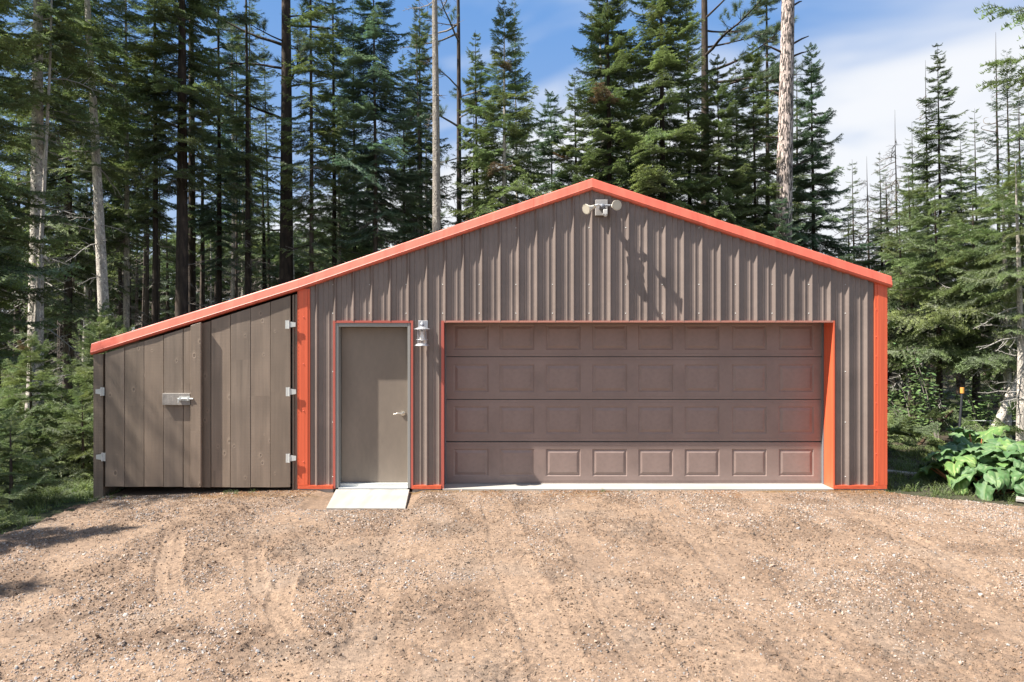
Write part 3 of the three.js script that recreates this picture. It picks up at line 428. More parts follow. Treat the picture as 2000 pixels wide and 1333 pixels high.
function pine(name, label, o, group) { // tall trunk, long limbs, needle tufts towards their ends
  const r = mulberry(o.seed ?? ++seedN), [x, z] = place(o.px, o.d), t = thing(name, label, 'tree', [x, G(x, z), z], group), h = o.h;
  const pts = trunkPath(h, o.lean ?? 0, o.bend ?? 0.06, r), rad = pts.map((p, i) => o.dia / 2 * Math.max(0.12, 1 - 0.72 * i / (pts.length - 1)) * (i ? 1 : 1.2));
  part('trunk', tube(pts, rad, 14, 0.5), M[o.mat ?? 'pine'], t);
  const tufts = [], limbs = [], e = new THREE.Euler();
  const limb = (y, a, L, pitch, bare) => {
    const b = along(pts, y), lp = [], lr = []; const n = 7; let p = b.clone(), pi = pitch, aa = a;
    for (let i = 0; i <= n; i++) { lp.push(p.clone()); lr.push(0.045 * (L / 3) * (1 - i / (n + 0.6)) + 0.004); aa += (r() - 0.5) * 0.25; pi += (r() - 0.42) * 0.22; p = p.clone().add(V(Math.cos(aa) * Math.cos(pi), Math.sin(pi), -Math.sin(aa) * Math.cos(pi)).multiplyScalar(L / n)); }
    limbs.push(tube(lp, lr, 5));
    for (let k = 0; k < L * 5; k++) { const s = 0.3 + 0.7 * r(), i = Math.min(n - 1, Math.floor(s * n)), q = lp[i].clone().lerp(lp[i + 1], s * n - i), sl = (0.25 + 0.5 * r()) * (1.25 - s) * (L / 2.5), sa = aa + (r() < 0.5 ? -1 : 1) * (0.5 + 0.6 * r()), sp = (r() - 0.3) * 0.6, end = q.clone().add(V(Math.cos(sa) * Math.cos(sp), Math.sin(sp), -Math.sin(sa) * Math.cos(sp)).multiplyScalar(sl));
      limbs.push(tube([q, q.clone().lerp(end, 0.5).add(V(0, -0.03, 0)), end], [0.011, 0.008, 0.004], 3)); if (bare && r() < bare) continue;
      for (let m = 0; m < 4; m++) { const g = q.clone().lerp(end, 0.15 + 0.95 * r()).add(V((r() - .5) * .22, (r() - .4) * .12, (r() - .5) * .22)); e.set(r() * 6, sa + (r() - 0.5) * 1.4, sp + 0.25 + (r() - 0.5) * 0.8, 'YZX'); const k2 = 0.8 + 0.6 * r(); tufts.push([g, new THREE.Quaternion().setFromEuler(e), V(k2, k2, k2)]); } }
  };
  for (const [y, a, L, p] of o.limbs ?? []) limb(y, a, L, p ?? 0.1, o.bare ?? 0.2);
  for (let i = 0; i < (o.n ?? 0); i++) limb(lerp(o.from, h * 0.98, r()), r() * 6.283, (o.L ?? 2.4) * (0.6 + 0.6 * r()), (r() - 0.3) * 0.5, o.bare ?? 0.2);
  for (const [y, a, L, p] of o.stubs ?? []) { const b = along(pts, y), d = V(Math.cos(a) * Math.cos(p), Math.sin(p), -Math.sin(a) * Math.cos(p)); limbs.push(tube([b, b.clone().addScaledVector(d, o.dia / 2 + L * 0.5).add(V(0, 0.02, 0)), b.clone().addScaledVector(d, o.dia / 2 + L)], [0.035, 0.022, 0.012], 6)); }
  if (limbs.length) part('limbs', mergeGeometries(limbs), M[o.limbMat ?? 'dark'], t).userData.kind = 'stuff';
  if (tufts.length) scatter('crown', tuft, M.leaf, tufts, t, COL.pine, r, 0.5);
  return t;
}
// -- the trees one can pick out
const A = Math.PI;
fir('fir_tree', 'tall fir with pale lichen-grey trunk rising from the young firs', { px: 66, d: 15, h: 17, cb: 6.2, R: 1.7, dia: 0.34, mat: 'pale', col: 'fir', bough: 2, dead: 45, deadFrom: 2, deadTo: 0.1, deadMat: 'deadPale', lean: 0.004, gap: 0.3 });
fir('fir_tree', 'thin pale stem leaning across the tall lichen-grey fir', { px: 50, d: 14.6, h: 12, cb: 8, R: 0.9, dia: 0.12, mat: 'pale', lean: 0.055, dead: 18, deadMat: 'deadPale', gap: 0.4, bend: 0.15 });
fir('fir_tree', 'grey-barked fir leaning slightly left beside the lichen-grey fir', { px: 212, d: 17, h: 16, cb: 6.4, R: 1.5, dia: 0.30, mat: 'pale', lean: -0.055, col: 'fir', bough: 2, dead: 40, deadMat: 'deadPale', gap: 0.25 });
fir('fir_tree', 'slender grey fir behind the leaning grey-barked one', { px: 244, d: 20, h: 15, cb: 5, R: 1.3, dia: 0.2, mat: 'pale', dead: 30, gap: 0.2 });
fir('fir_tree', 'bushy light-green fir crowding the tall lichen-grey fir', { px: -70, d: 12.8, h: 12.5, cb: 1.8, R: 1.7, dia: 0.22, col: 'bright', bough: 0, dead: 20 });
fir('fir_tree', 'broad fir with dense dark lower boughs behind the leaning grey fir', { px: 130, d: 19, h: 16, cb: 2.5, R: 2.1, dia: 0.25, col: 'fir', bough: 2, dead: 40, gap: 0.3, deadMat: 'deadPale' });
fir('fir_tree', 'stout black-barked spruce standing over the plank shed roof', { px: 352, d: 18, h: 17, cb: 6.2, R: 1.6, dia: 0.38, mat: 'dark', col: 'fir', dead: 30, gap: 0.3 });
pine('pine_tree', 'pine with open crown and long bare limbs above the shed', { px: 372, d: 22, h: 17, dia: 0.30, mat: 'dark', from: 7.5, n: 16, L: 2.4, limbs: [[10.4, A - 0.2, 3.2, 0.35], [8.6, A, 3.4, 0.5], [7.6, A + 0.2, 3.2, 0.3], [11.2, 0.3, 2.2, 0.3]], bare: 0.4 });
pine('pine_tree', 'big straight pine with dark furrowed bark above the shed and garage joint', { px: 557, d: 20, h: 19, dia: 0.46, mat: 'dark', from: 8, n: 14, L: 2.6, limbs: [[10.6, A - 0.1, 3.2, 0.25], [8.4, A + 0.2, 2.8, 0.45], [9.4, 0.4, 1.8, 0.2], [7.3, A, 1.6, 0.1]], bare: 0.3, stubs: [[6.2, A, 0.5, 0.2], [5.7, 0.2, 0.5, 0.3], [5.2, A - 0.4, 0.6, 0.0], [4.6, 0.1, 0.7, 0.2]] });
fir('fir_tree', 'yellowish-green fir hugging the big dark pine', { px: 605, d: 18.6, h: 15.5, cb: 4.2, R: 1.25, dia: 0.16, col: 'bright', bough: 2, dead: 30, gap: 0.2 });
fir('fir_tree', 'slim blue-green fir with a dense top and thin bare trunk', { px: 730, d: 19, h: 13.4, cb: 5.0, R: 1.6, dia: 0.17, mat: 'grey', col: 'blue', dead: 40, deadTo: 0.1 });
fir('fir_tree', 'thin fir with rust-coloured dying boughs', { px: 788, d: 20, h: 10.5, cb: 4.4, R: 0.8, dia: 0.12, mat: 'dark', col: 'fir', rust: 0.08, dead: 30, gap: 0.25 });
fir('birch_tree', 'straight pale grey-barked trunk with black scars beside the fir crowns', { px: 852, d: 17.6, h: 18, cb: 13, R: 1.4, dia: 0.29, mat: 'scar', dead: 10, deadFrom: 5, lean: -0.006, sides: 12 });
pine('pine_tree', 'pine with many crooked bare limbs behind the pale trunk', { px: 895, d: 25, h: 19, dia: 0.26, mat: 'dark', from: 8, n: 28, L: 2.4, bare: 0.55, limbMat: 'dead' });
fir('fir_tree', 'full light-green fir with a pointed top left of the gable peak', { px: 978, d: 18.3, h: 11.0, cb: 3.0, R: 1.9, dia: 0.22, mat: 'pale', col: 'bright', bough: 0, dead: 40, deadTo: 0.35, rust: 0.02, lean: 0.012, pow: 0.85 });
fir('fir_tree', 'half-grown fir between two tall bright firs over the ridge', { px: 1078, d: 21.5, h: 9.8, cb: 2.5, R: 1.8, dia: 0.15, col: 'blue', bough: 1 });
fir('fir_tree', 'tall full fir behind the gable peak', { px: 1188, d: 18.2, h: 13.0, cb: 2.6, R: 1.65, dia: 0.24, mat: 'dark', col: 'bright', bough: 4, step: 0.23, gap: 0.14 });
fir('fir_tree', 'tall dense fir right of the gable peak', { px: 1292, d: 18, h: 13.6, cb: 2.6, R: 1.8, dia: 0.25, mat: 'dark', col: 'bright', bough: 0, step: 0.22, gap: 0.14 });
pine('pine_tree', 'dark pine with long drooping limbs reaching to the big bare trunk', { px: 1376, d: 21, h: 18, dia: 0.36, mat: 'dark', from: 8.5, n: 15, L: 2.8, limbs: [[8.6, 0.0, 2.6, 0.0], [10.2, 0.15, 3.0, 0.35], [9.6, -0.2, 2.6, 0.3]], bare: 0.25 });
fir('fir_tree', 'lower fir filling the space beside the bare pine trunk', { px: 1405, d: 17.8, h: 9.4, cb: 2.2, R: 1.5, dia: 0.16, col: 'fir', bough: 4, step: 0.2 });
fir('fir_tree', 'pointed fir just left of the big bare pine trunk', { px: 1474, d: 18.4, h: 9.9, cb: 2.2, R: 1.45, dia: 0.15, col: 'bright', bough: 1, step: 0.21 });
pine('pine_tree', 'thick bare red pine trunk with plated bark and broken stubs', { px: 1521, d: 17.8, h: 20, dia: 0.53, mat: 'pine', lean: 0.022, bend: 0.03, from: 13, n: 12, L: 3, stubs: [[9.6, 0.2, 0.45, 0.5], [9.3, 0.1, 0.35, 0.35], [10.6, 0.0, 0.15, 0.5], [6.4, 0.1, 0.5, 0.35], [6.2, A, 0.75, 0.3], [7.2, A, 0.25, 0.1], [8.3, A - 0.5, 0.3, 0.5], [9.4, A, 0.4, 0.4]] });
fir('fir_tree', 'blue-green spire fir just right of the big bare pine trunk', { px: 1588, d: 18.8, h: 10.2, cb: 1.6, R: 1.55, dia: 0.17, col: 'blue', bough: 4, step: 0.19, pow: 0.9 });
fir('fir_tree', 'small dark fir in front of the bare pine trunk', { px: 1530, d: 17.2, h: 5.6, cb: 1.2, R: 1.2, dia: 0.1, col: 'blue', bough: 1 });
const deadSpruce = (px, d, h, label, extra = {}) => fir('dead_spruce', label, { px, d, h, cb: h - 0.3, R: 0.1, n: 0, dia: 0.13, mat: 'dark', dead: 90, deadFrom: 2, deadTo: 0.95, deadL: 1.0, ...extra });
deadSpruce(1697, 22, 7.9, 'short dead spruce with fine bare twigs near the roof end'); deadSpruce(1752, 22, 9.4, 'taller dead spruce bare to its pointed tip');
deadSpruce(1812, 21, 10.6, 'dead spruce with curled bare branches beside the dark-topped fir', { curl: true, deadFrom: 8, dead: 26, deadL: 0.9 });
deadSpruce(1950, 20.5, 11.2, 'dead spruce with curling bare branches all along its upper stem', { curl: true, deadFrom: 6.5, dead: 40, deadL: 0.8, dia: 0.16 });
fir('fir_tree', 'dark-topped fir standing clear against the sky by the dead spruces', { px: 1836, d: 20.6, h: 10.9, cb: 3.4, R: 1.45, dia: 0.16, mat: 'dark', col: 'fir', bough: 1, dead: 40, deadTo: 0.3, pow: 0.9 });
fir('fir_tree', 'thin-crowned fir between the dark-topped fir and curled dead spruce', { px: 1880, d: 21.8, h: 8.6, cb: 2.6, R: 1.3, dia: 0.14, col: 'fir', bough: 2, gap: 0.25 });
fir('fir_tree', 'open fir with bluish sparse boughs behind the curled dead spruce', { px: 1972, d: 20, h: 10.4, cb: 3, R: 1.4, dia: 0.15, col: 'blue', bough: 3, gap: 0.2, dead: 30 });
// right-hand edge, nearer
fir('fir_tree', 'dark-stemmed fir with flat yellow-green boughs beside the garage corner', { px: 1832, d: 14.2, h: 5.2, cb: 1.7, R: 1.8, dia: 0.15, mat: 'dark', col: 'yellow', bough: 5, gap: 0.2, dead: 40, deadTo: 0.5, deadMat: 'deadPale' });
fir('fir_tree', 'yellow-green fir with layered boughs over the rhubarb', { px: 1965, d: 13, h: 5.2, cb: 1.6, R: 2.0, dia: 0.17, mat: 'pale', col: 'yellow', bough: 5, gap: 0.15, dead: 35, deadTo: 0.3, deadMat: 'deadPale' });
fir('fir_tree', 'narrow yellow-green fir close against the garage side wall', { px: 1762, d: 15.5, h: 4.9, cb: 1.5, R: 1.4, dia: 0.14, mat: 'dark', col: 'yellow', bough: 5, gap: 0.2, dead: 40, deadMat: 'deadPale' });
fir('fir_tree', 'pale-stemmed fir behind the rhubarb bed', { px: 1992, d: 11.6, h: 5, cb: 2.2, R: 1.1, dia: 0.16, mat: 'pale', col: 'yellow', bough: 5, gap: 0.3, dead: 24, deadMat: 'deadPale' });
fir('fir_tree', 'tall fir whose upper bough tips hang in from the rhubarb side', { at: [8.6, -0.6], h: 9.5, cb: 5.7, R: 1.9, dia: 0.22, mat: 'grey', col: 'fir', bough: 5, gap: 0.2, dead: 10 });
fir('fir_tree', 'fir filling the gap behind the pale trunk', { px: 930, d: 22, h: 12, cb: 3, R: 1.25, dia: 0.2, mat: 'dark', col: 'fir', dead: 24, gap: 0.34 });
fir('fir_tree', 'fir showing between the half-grown fir and the gable peak fir', { px: 1125, d: 21, h: 10.2, cb: 3, R: 1.33, dia: 0.2, mat: 'dark', col: 'bright', dead: 24, gap: 0.14 });
fir('fir_tree', 'darker fir between the two tallest bright firs', { px: 1240, d: 21.5, h: 11.2, cb: 4, R: 1.40, dia: 0.2, mat: 'dark', col: 'fir', dead: 24, gap: 0.14 });
fir('fir_tree', 'fir in front of the dark drooping pine', { px: 1345, d: 19.6, h: 12.2, cb: 2.5, R: 1.25, dia: 0.2, mat: 'dark', col: 'bright', dead: 24, gap: 0.14 });
fir('fir_tree', 'fir peeking between the dark pine and bare trunk', { px: 1440, d: 21.5, h: 10.8, cb: 2.5, R: 1.17, dia: 0.2, mat: 'dark', col: 'fir', dead: 24, gap: 0.14 });
fir('fir_tree', 'fir just right of the big dark pine', { px: 650, d: 21, h: 14.5, cb: 4, R: 1.17, dia: 0.2, mat: 'dark', col: 'fir', dead: 24, gap: 0.34 });
fir('fir_tree', 'bluish fir behind the slim blue-green fir', { px: 690, d: 24, h: 14, cb: 3.5, R: 1.25, dia: 0.2, mat: 'dark', col: 'blue', dead: 24, gap: 0.34 });
fir('fir_tree', 'fir just left of the pale scarred trunk', { px: 820, d: 22.5, h: 13.4, cb: 3, R: 1.25, dia: 0.2, mat: 'dark', col: 'fir', dead: 24, gap: 0.34 });
fir('fir_tree', 'fir between the open-crowned pine and big dark pine', { px: 480, d: 19.5, h: 14.5, cb: 4.5, R: 1.09, dia: 0.2, mat: 'dark', col: 'fir', dead: 24, gap: 0.34 });
fir('fir_tree', 'bluish fir beside the open-crowned pine', { px: 425, d: 21, h: 15, cb: 4, R: 1.17, dia: 0.2, mat: 'dark', col: 'blue', dead: 24, gap: 0.34 });
fir('fir_tree', 'fir left of the stout black-barked spruce', { px: 300, d: 18.6, h: 15, cb: 4.5, R: 1.17, dia: 0.2, mat: 'dark', col: 'fir', dead: 24, gap: 0.34 });
fir('fir_tree', 'low fir below the short dead spruce', { px: 1660, d: 24, h: 6.6, cb: 1.5, R: 1.4, dia: 0.2, mat: 'dark', col: 'fir', dead: 24, gap: 0.14 });
fir('fir_tree', 'yellow-green fir behind the layered rhubarb fir', { px: 1905, d: 16.5, h: 5.6, cb: 1.6, R: 1.6, dia: 0.2, mat: 'dark', col: 'yellow', dead: 24, gap: 0.14 });
fir('fir_tree', 'fir behind the narrow yellow-green one', { px: 1780, d: 17.5, h: 6.2, cb: 2, R: 1.5, dia: 0.2, mat: 'dark', col: 'fir', dead: 24, gap: 0.14 });
fir('fir_tree', 'light fir peeking past the roof end', { px: 1725, d: 19, h: 5.4, cb: 1.6, R: 1.3, dia: 0.2, mat: 'dark', col: 'bright', dead: 24, gap: 0.14 });
// left: shade trees standing before the shed, outside the view
fir('fir_tree', 'tall fir at the driveway edge before the shed, shading its doors', { at: [-9.3, 1.5], h: 8.2, cb: 1.4, R: 1.35, dia: 0.2, col: 'fir', bough: 3, gap: 0.35 });
fir('fir_tree', 'fir at the driveway edge whose shadow reaches the dirt', { at: [-8.3, 3.0], h: 6.3, cb: 0.7, R: 1.1, gap: 0.3, dia: 0.16, col: 'fir', bough: 0 });
fir('fir_tree', 'short fir at the driveway edge farthest from the shed', { at: [-7.6, 4.4], h: 5.6, cb: 0.5, R: 0.9, gap: 0.3, dia: 0.12, col: 'fir', bough: 1 });
// young firs by the shed
const yf = (label, at, h, R, col = 'bright', bough = 0) => fir('young_fir', label, { at, h, cb: 0.12, R, dia: 0.06, col: col === 'bright' ? 'yellow' : col, bough: 5, dead: 0, step: 0.15, n: 5, up: 0.28, pow: 0.8, bend: 0.02, mat: 'grey' });
yf('young fir with a pale leader beside the shed corner post', [-6.75, -2.4], 2.3, 1.0); yf('bushy young fir next to the pale-leader fir', [-7.75, -2.2], 2.0, 1.1); yf('young fir tucked behind the two bushy ones', [-7.5, -3.8], 2.6, 1.1, 'fir', 4);
yf('knee-high fir at the edge of the dirt', [-6.05, 0.55], 1.05, 0.72, 'bright', 4); yf('small fir sprig at the edge of the dirt', [-5.55, 1.55], 0.55, 0.5, 'bright', 0); yf('young fir behind the shed with a flat spreading top', [X(225, -3.5), -3.5], 2.35, 0.85, 'bright', 4);
yf('low bushy fir between the shed corner and the young firs', [-6.35, -1.3], 1.15, 0.8); yf('low spreading fir in the grass left of the shed', [-7.3, -0.7], 1.25, 0.95);
fir('fir_tree', 'slender fir right of the blue-green spire', { px: 1668, d: 23.5, h: 8.2, cb: 2.2, R: 1.0, dia: 0.14, mat: 'dark', col: 'fir', dead: 50, deadTo: 0.6, gap: 0.35, bough: 2 });
fir('fir_tree', 'slender thin fir between the two bare dead spruces', { px: 1722, d: 24, h: 8.6, cb: 2.2, R: 0.9, dia: 0.14, mat: 'dark', col: 'fir', dead: 50, deadTo: 0.6, gap: 0.35, bough: 2 });
fir('fir_tree', 'slender fir just left of the curled dead spruce', { px: 1785, d: 23, h: 9.3, cb: 2.2, R: 1.0, dia: 0.14, mat: 'dark', col: 'fir', dead: 50, deadTo: 0.6, gap: 0.35, bough: 2 });
fir('fir_tree', 'slender fir right of the thin-crowned one', { px: 1908, d: 22.5, h: 9.6, cb: 2.2, R: 1.0, dia: 0.14, mat: 'dark', col: 'fir', dead: 50, deadTo: 0.6, gap: 0.35, bough: 2 });
fir('fir_tree', 'slender fir right of the sparse bluish one', { px: 1995, d: 19, h: 9.2, cb: 2.2, R: 1.1, dia: 0.14, mat: 'dark', col: 'fir', dead: 50, deadTo: 0.6, gap: 0.35, bough: 2 });
// -- forest behind
{
  const r = mulberry(4242), ks = [['slim dark-stemmed fir standing deep in the forest', 'dark', 'fir', 'slim dark firs deep in the forest'], ['grey-stemmed fir standing deep in the forest', 'grey', 'fir', 'grey firs deep in the forest'], ['pale-stemmed fir standing deep in the forest', 'pale', 'blue', 'pale firs deep in the forest']];
  for (let i = 0; i < 118; i++) {
    const d = 21 + 26 * Math.pow(r(), 1.2), leftish = r() < 0.62; const px = leftish ? lerp(-150, 1000, r()) : lerp(1000, 2150, r()); const right = px > 1560;
    const k = ks[Math.floor(r() * 2.4)], tall = right ? 5.5 + 3 * r() : 10 + 7 * r() - (px > 600 && px < 960 ? 3 : 0);
    fir('forest_fir', k[0], { px, d, h: tall * (d > 32 ? 0.95 : 1), cb: tall * (0.28 + 0.25 * r()), R: 0.85 + 0.55 * r(), dia: 0.14 + 0.16 * r(), mat: k[1], col: r() < 0.35 ? 'dark' : k[2], bough: 1 + Math.floor(r() * 3), gap: 0.3, dead: 34, step: 0.32, lean: (r() - 0.5) * 0.04, sides: 7 }, k[3]);
  }
}
{ // undergrowth and the wood's far side, a mass nobody could count
  const r = mulberry(555), list = [], e = new THREE.Euler();
  for (let i = 0; i < 9000; i++) { const d = 44 + 16 * r(), px = lerp(-500, 2500, r()), [x, z] = place(px, d), top = lerp(7.5, 3.6, sstep(900, 1600, px)) + 3.4 * fbm(px * 0.012, 3, 3), y = G(x, z) + top * Math.pow(r(), 0.8), L = 1.2 + 1.4 * r(); e.set((r() - .5), r() * 6.283, (r() - 0.5) * 0.8, 'YZX'); list.push([V(x, y, z), new THREE.Quaternion().setFromEuler(e), V(L, L, L)]); }
  const far = scatter('distant_forest', boughs[4], M.leaf, list, null, COL.fir, r, 0.7); far.userData = { kind: 'stuff', label: 'far side of the wood, one green mass behind the trunks', category: 'forest' }; scene.add(far);
  const low = [];
  for (let i = 0; i < 2600; i++) { const d = 11 + 30 * Math.pow(r(), 1.3), px = lerp(-300, 2300, r()), [x, z] = place(px, d); if (x > -5.7 && x < 5.6 && z > -8.6) continue; if (z > -1.6 && x < 0) continue; if (z > -1.0) continue; const y = G(x, z) + 0.08 + 0.55 * r() * r(), L = 0.35 + 0.5 * r(); e.set((r() - .5), r() * 6.283, 0.3 + (r() - 0.5) * 0.8, 'YZX'); low.push([V(x, y, z), new THREE.Quaternion().setFromEuler(e), V(L, L, L)]); }
  const lo = scatter('undergrowth', boughs[4], M.leaf, low, null, COL.bright, r, 0.7); lo.userData = { kind: 'stuff', label: 'low green undergrowth covering the forest floor', category: 'undergrowth' }; scene.add(lo);
}

// @@PLANTS@@
// ------------------------------------------------------------------ plants and small things
{ // rhubarb: big ruffled leaves on red stalks
  const leafGeo = seed => { const r = mulberry(seed), pos = [], idx = [], col = [], N = 16, K = 14, ph = r() * 6, fold = 0.16 + 0.16 * r(), lob = 2.2 + r();
    for (let i = 0; i <= N; i++) for (let k = 0; k <= K; k++) { const t = i / N, s = k / K * 2 - 1, e = Math.abs(s), w = (0.46 * Math.pow(Math.sin(Math.PI * Math.min(1, Math.pow(t, 0.6) * 0.92 + 0.08)), 0.7) + 0.01) * (1 + 0.10 * Math.sin(t * 6.283 * lob + ph) * e);
      const ruff = e * e * (0.085 * Math.sin(t * 19 + ph + s * 2.5) + 0.05 * Math.sin(t * 37 + ph * 2 - s * 3)) + e * 0.03 * Math.sin(t * 11 + s * 5 + ph), rib = -0.018 * Math.exp(-e * e * 70) + 0.016 * Math.cos((t - e * 0.4) * 36) * (1 - e * 0.6) * sstep(0, 0.2, e);
      pos.push(t - 0.22 * e * e * (1 - t) * 1.4 + 0.015 * Math.sin(k * 2.3 + ph), 0.20 * t - 0.55 * t * t + fold * e - 0.22 * e * e + ruff + rib, s * w);
      const vein = e < 0.07 || Math.cos((t - e * 0.4) * 36) > 0.93 && e < 0.8; const v = vein ? [0.19, 0.27, 0.11] : [0.07 + 0.02 * r(), 0.15 + 0.03 * r(), 0.048]; col.push(...v); }
    for (let i = 0; i < N; i++) for (let k = 0; k < K; k++) { const p = i * (K + 1) + k; idx.push(p, p + 1, p + K + 1, p + 1, p + K + 2, p + K + 1); } return geoFrom(pos, idx, null, col); };
  const geos = [1, 2, 3, 4, 5, 6, 7, 8].map(leafGeo), mat = new THREE.MeshPhysicalMaterial({ color: 0xffffff, vertexColors: true, roughness: 0.62, transmission: 0.18, thickness: 0, side: THREE.DoubleSide }), mat2 = mat.clone(), mat3 = mat.clone(), stalkM = std(lin(0.40, 0.16, 0.07), 0.5);
  mat2.color = lin(1.35, 1.25, 0.9); mat3.color = lin(0.8, 0.85, 0.9);
  const stalkG = tube([V(0, 0, 0), V(0.35, 0, 0), V(0.7, 0, 0), V(1, 0, 0)], [0.017, 0.014, 0.012, 0.009], 6);
  const beds = [[5.95, -0.30, 22, 0.46, 'rhubarb plant nearest the garage corner with red stalks showing'], [6.5, -0.75, 26, 0.60, 'tallest rhubarb plant in front of the pale-stemmed fir'], [6.45, 0.15, 22, 0.46, 'rhubarb plant with large leaves beside the weathered board'], [6.12, 0.14, 17, 0.34, 'low rhubarb plant spilling over the dirt edge'], [6.62, 0.85, 14, 0.28, 'small rhubarb plant with leaves lying on the dirt'], [7.0, -0.3, 18, 0.52, 'rhubarb plant at the far end of the bed']];
  beds.forEach(([x, z, n, h, label], b) => {
    const r = mulberry(900 + b), t = thing('rhubarb_plant', label, 'plant', [x, G(x, z) - 0.01, z], undefined);
    for (let i = 0; i < n; i++) { const a = i * 2.4 + r() * 0.6, q = i / n, reach = 0.06 + 0.30 * q * (0.7 + 0.5 * r()), hh = h * (1 - 0.62 * q * q) * (0.75 + 0.35 * r()), end = V(Math.cos(a) * reach, hh, Math.sin(a) * reach);
      const st = part('stalk', stalkG, stalkM, t); st.scale.set(end.length(), 1, 1); st.quaternion.setFromUnitVectors(V(1, 0, 0), end.clone().normalize());
      const s = 0.25 + 0.18 * r(), lf = part('leaf', geos[Math.floor(r() * 8)], [mat, mat, mat2, mat3][Math.floor(r() * 4)], t, [end.x, end.y, end.z]); lf.scale.setScalar(s); lf.rotation.set((r() - 0.5) * 0.9, -a + (r() - 0.5) * 0.6, lerp(0.55, -0.75, q) + (r() - 0.5) * 0.6, 'YZX'); }
  });
}
function log(name, label, cat, pts, radii, mat) { const p0 = pts[0], t = thing(name, label, cat, [p0.x, p0.y, p0.z]); part('stem', tube(pts.map(p => p.clone().sub(p0)), radii, 10, 0.5), mat, t); return t; }
{ // leaning and fallen stems, stake, fence, boards, sapling
  const at = (px, py, d) => V((px - 1000) / F * d, EYE - (py - 667) / F * d, CZ - d);
  const foot = (px, d, sink = 0.1) => { const [x, z] = place(px, d); return V(x, G(x, z) - sink, z); };
  { const a = foot(1918, 12), b = at(1992, 728, 12.5); log('leaning_log', 'barkless pale log leaning behind the rhubarb', 'log', [a, a.clone().lerp(b, 0.4).add(V(0.02, -0.03, 0)), b, a.clone().lerp(b, 1.5)], [0.10, 0.075, 0.06, 0.045], M.pale); }
  { const a = foot(1795, 12.6, 0.02), b = at(1862, 803, 12.3); log('fallen_branch', 'thin tan branch slanting out of the undergrowth', 'branch', [a, a.clone().lerp(b, 0.5).add(V(0, 0.03, 0)), b], [0.03, 0.025, 0.016], std(lin(0.42, 0.30, 0.20), 0.9, { map: greyBark })); }
  { const a = foot(1868, 10.3), b = at(1880, 766, 10.3), t = thing('marker_stake', 'black stake with an orange cap at the rhubarb bed', 'stake', [a.x, a.y, a.z]); const q = b.clone().sub(a); part('pole', tube([V(0, 0, 0), q.clone().multiplyScalar(0.5), q], [0.017, 0.017, 0.017], 10), std(lin(0.035, 0.035, 0.04), 0.5), t); part('cap', new THREE.CylinderGeometry(0.028, 0.028, 0.085, 12).translate(q.x, q.y + 0.02, q.z), std(lin(0.75, 0.33, 0.07), 0.5), t); }
  { const t = thing('wire_fence', 'low pale wire fence panel behind the rhubarb', 'fence', [0, 0, 0]); const wm = std(lin(0.55, 0.56, 0.56), 0.5), d = 12.6; 
    for (const px of [1885, 1935, 1962, 2010, 2060]) { const a = foot(px, d, 0.15), b = at(px, 822, d); part('post', tube([a, b], [0.011, 0.011], 6), wm, t); }
    for (const py of [822, 842, 862]) part('wire', tube([at(1878, py, d), at(1970, py + 2, d), at(2070, py, d)], [0.007, 0.007, 0.007], 5), wm, t); }
  const wood = std(lin(0.42, 0.40, 0.38), 0.9, { map: sawn, bumpMap: sawn, bumpScale: 0.008 });
  const board = (label, x, z, w, l, turn) => { const t = thing('weathered_board', label, 'board', [x, Math.max(G(x, z), 0) + 0.0, z]); part('plank', new RoundedBoxGeometry(w, 0.035, l, 1, 0.006), wood, t, [0, -0.005, 0]); t.rotation.set(0.02, turn, 0.03); };
  board('grey weathered board on the shaded ground by the garage', 5.55, -1.1, 0.13, 0.55, 1.0); board('grey weathered board under the rhubarb leaves at the dirt edge', 6.3, 0.75, 0.16, 0.6, 0.9);
  // broadleaf saplings
  const lg = (() => { const pos = [], idx = []; const o = [[0, 0], [0.25, 0.2], [0.6, 0.24], [1, 0]]; for (const [x, w] of o) pos.push(x, 0.02 - 0.12 * x * x, -w, x, -0.03 * x, 0, x, 0.02 - 0.12 * x * x, w); for (let i = 0; i < 3; i++) for (let k = 0; k < 2; k++) { const p = i * 3 + k; idx.push(p, p + 1, p + 3, p + 1, p + 4, p + 3); } return geoFrom(pos, idx); })();
  const lm = std(0xffffff, 0.5), e = new THREE.Euler();
  const sapling = (label, px, d, h, n, spread, seed) => { const r = mulberry(seed), f = foot(px, d, 0.05), t = thing('sapling', label, 'sapling', [f.x, f.y, f.z]), list = [], stems = [];
    for (let s = 0; s < 5; s++) { const a = r() * 6.283, top = V(Math.cos(a) * spread * (0.3 + 0.7 * r()), h * (0.55 + 0.45 * r()), Math.sin(a) * spread * 0.7), mid = top.clone().multiplyScalar(0.5).add(V(0, h * 0.08, 0)); stems.push(tube([V(0, 0, 0), mid, top], [0.012, 0.008, 0.003], 5));
      for (let i = 0; i < n / 5; i++) { const q = 0.3 + 0.7 * r(), p = q < 0.5 ? mid.clone().multiplyScalar(q * 2) : mid.clone().lerp(top, q * 2 - 1); p.add(V((r() - .5) * 0.34, (r() - .5) * 0.2, (r() - .5) * 0.34)); e.set((r() - .5) * 0.9, r() * 6.283, (r() - 0.6) * 0.8, 'YZX'); const k = 0.07 + 0.05 * r(); list.push([p, new THREE.Quaternion().setFromEuler(e), V(k, k, k)]); } }
    part('stems', mergeGeometries(stems), M.dead, t).userData.kind = 'stuff'; scatter('foliage', lg, lm, list, t, [0.095, 0.155, 0.05], r, 0.5); };
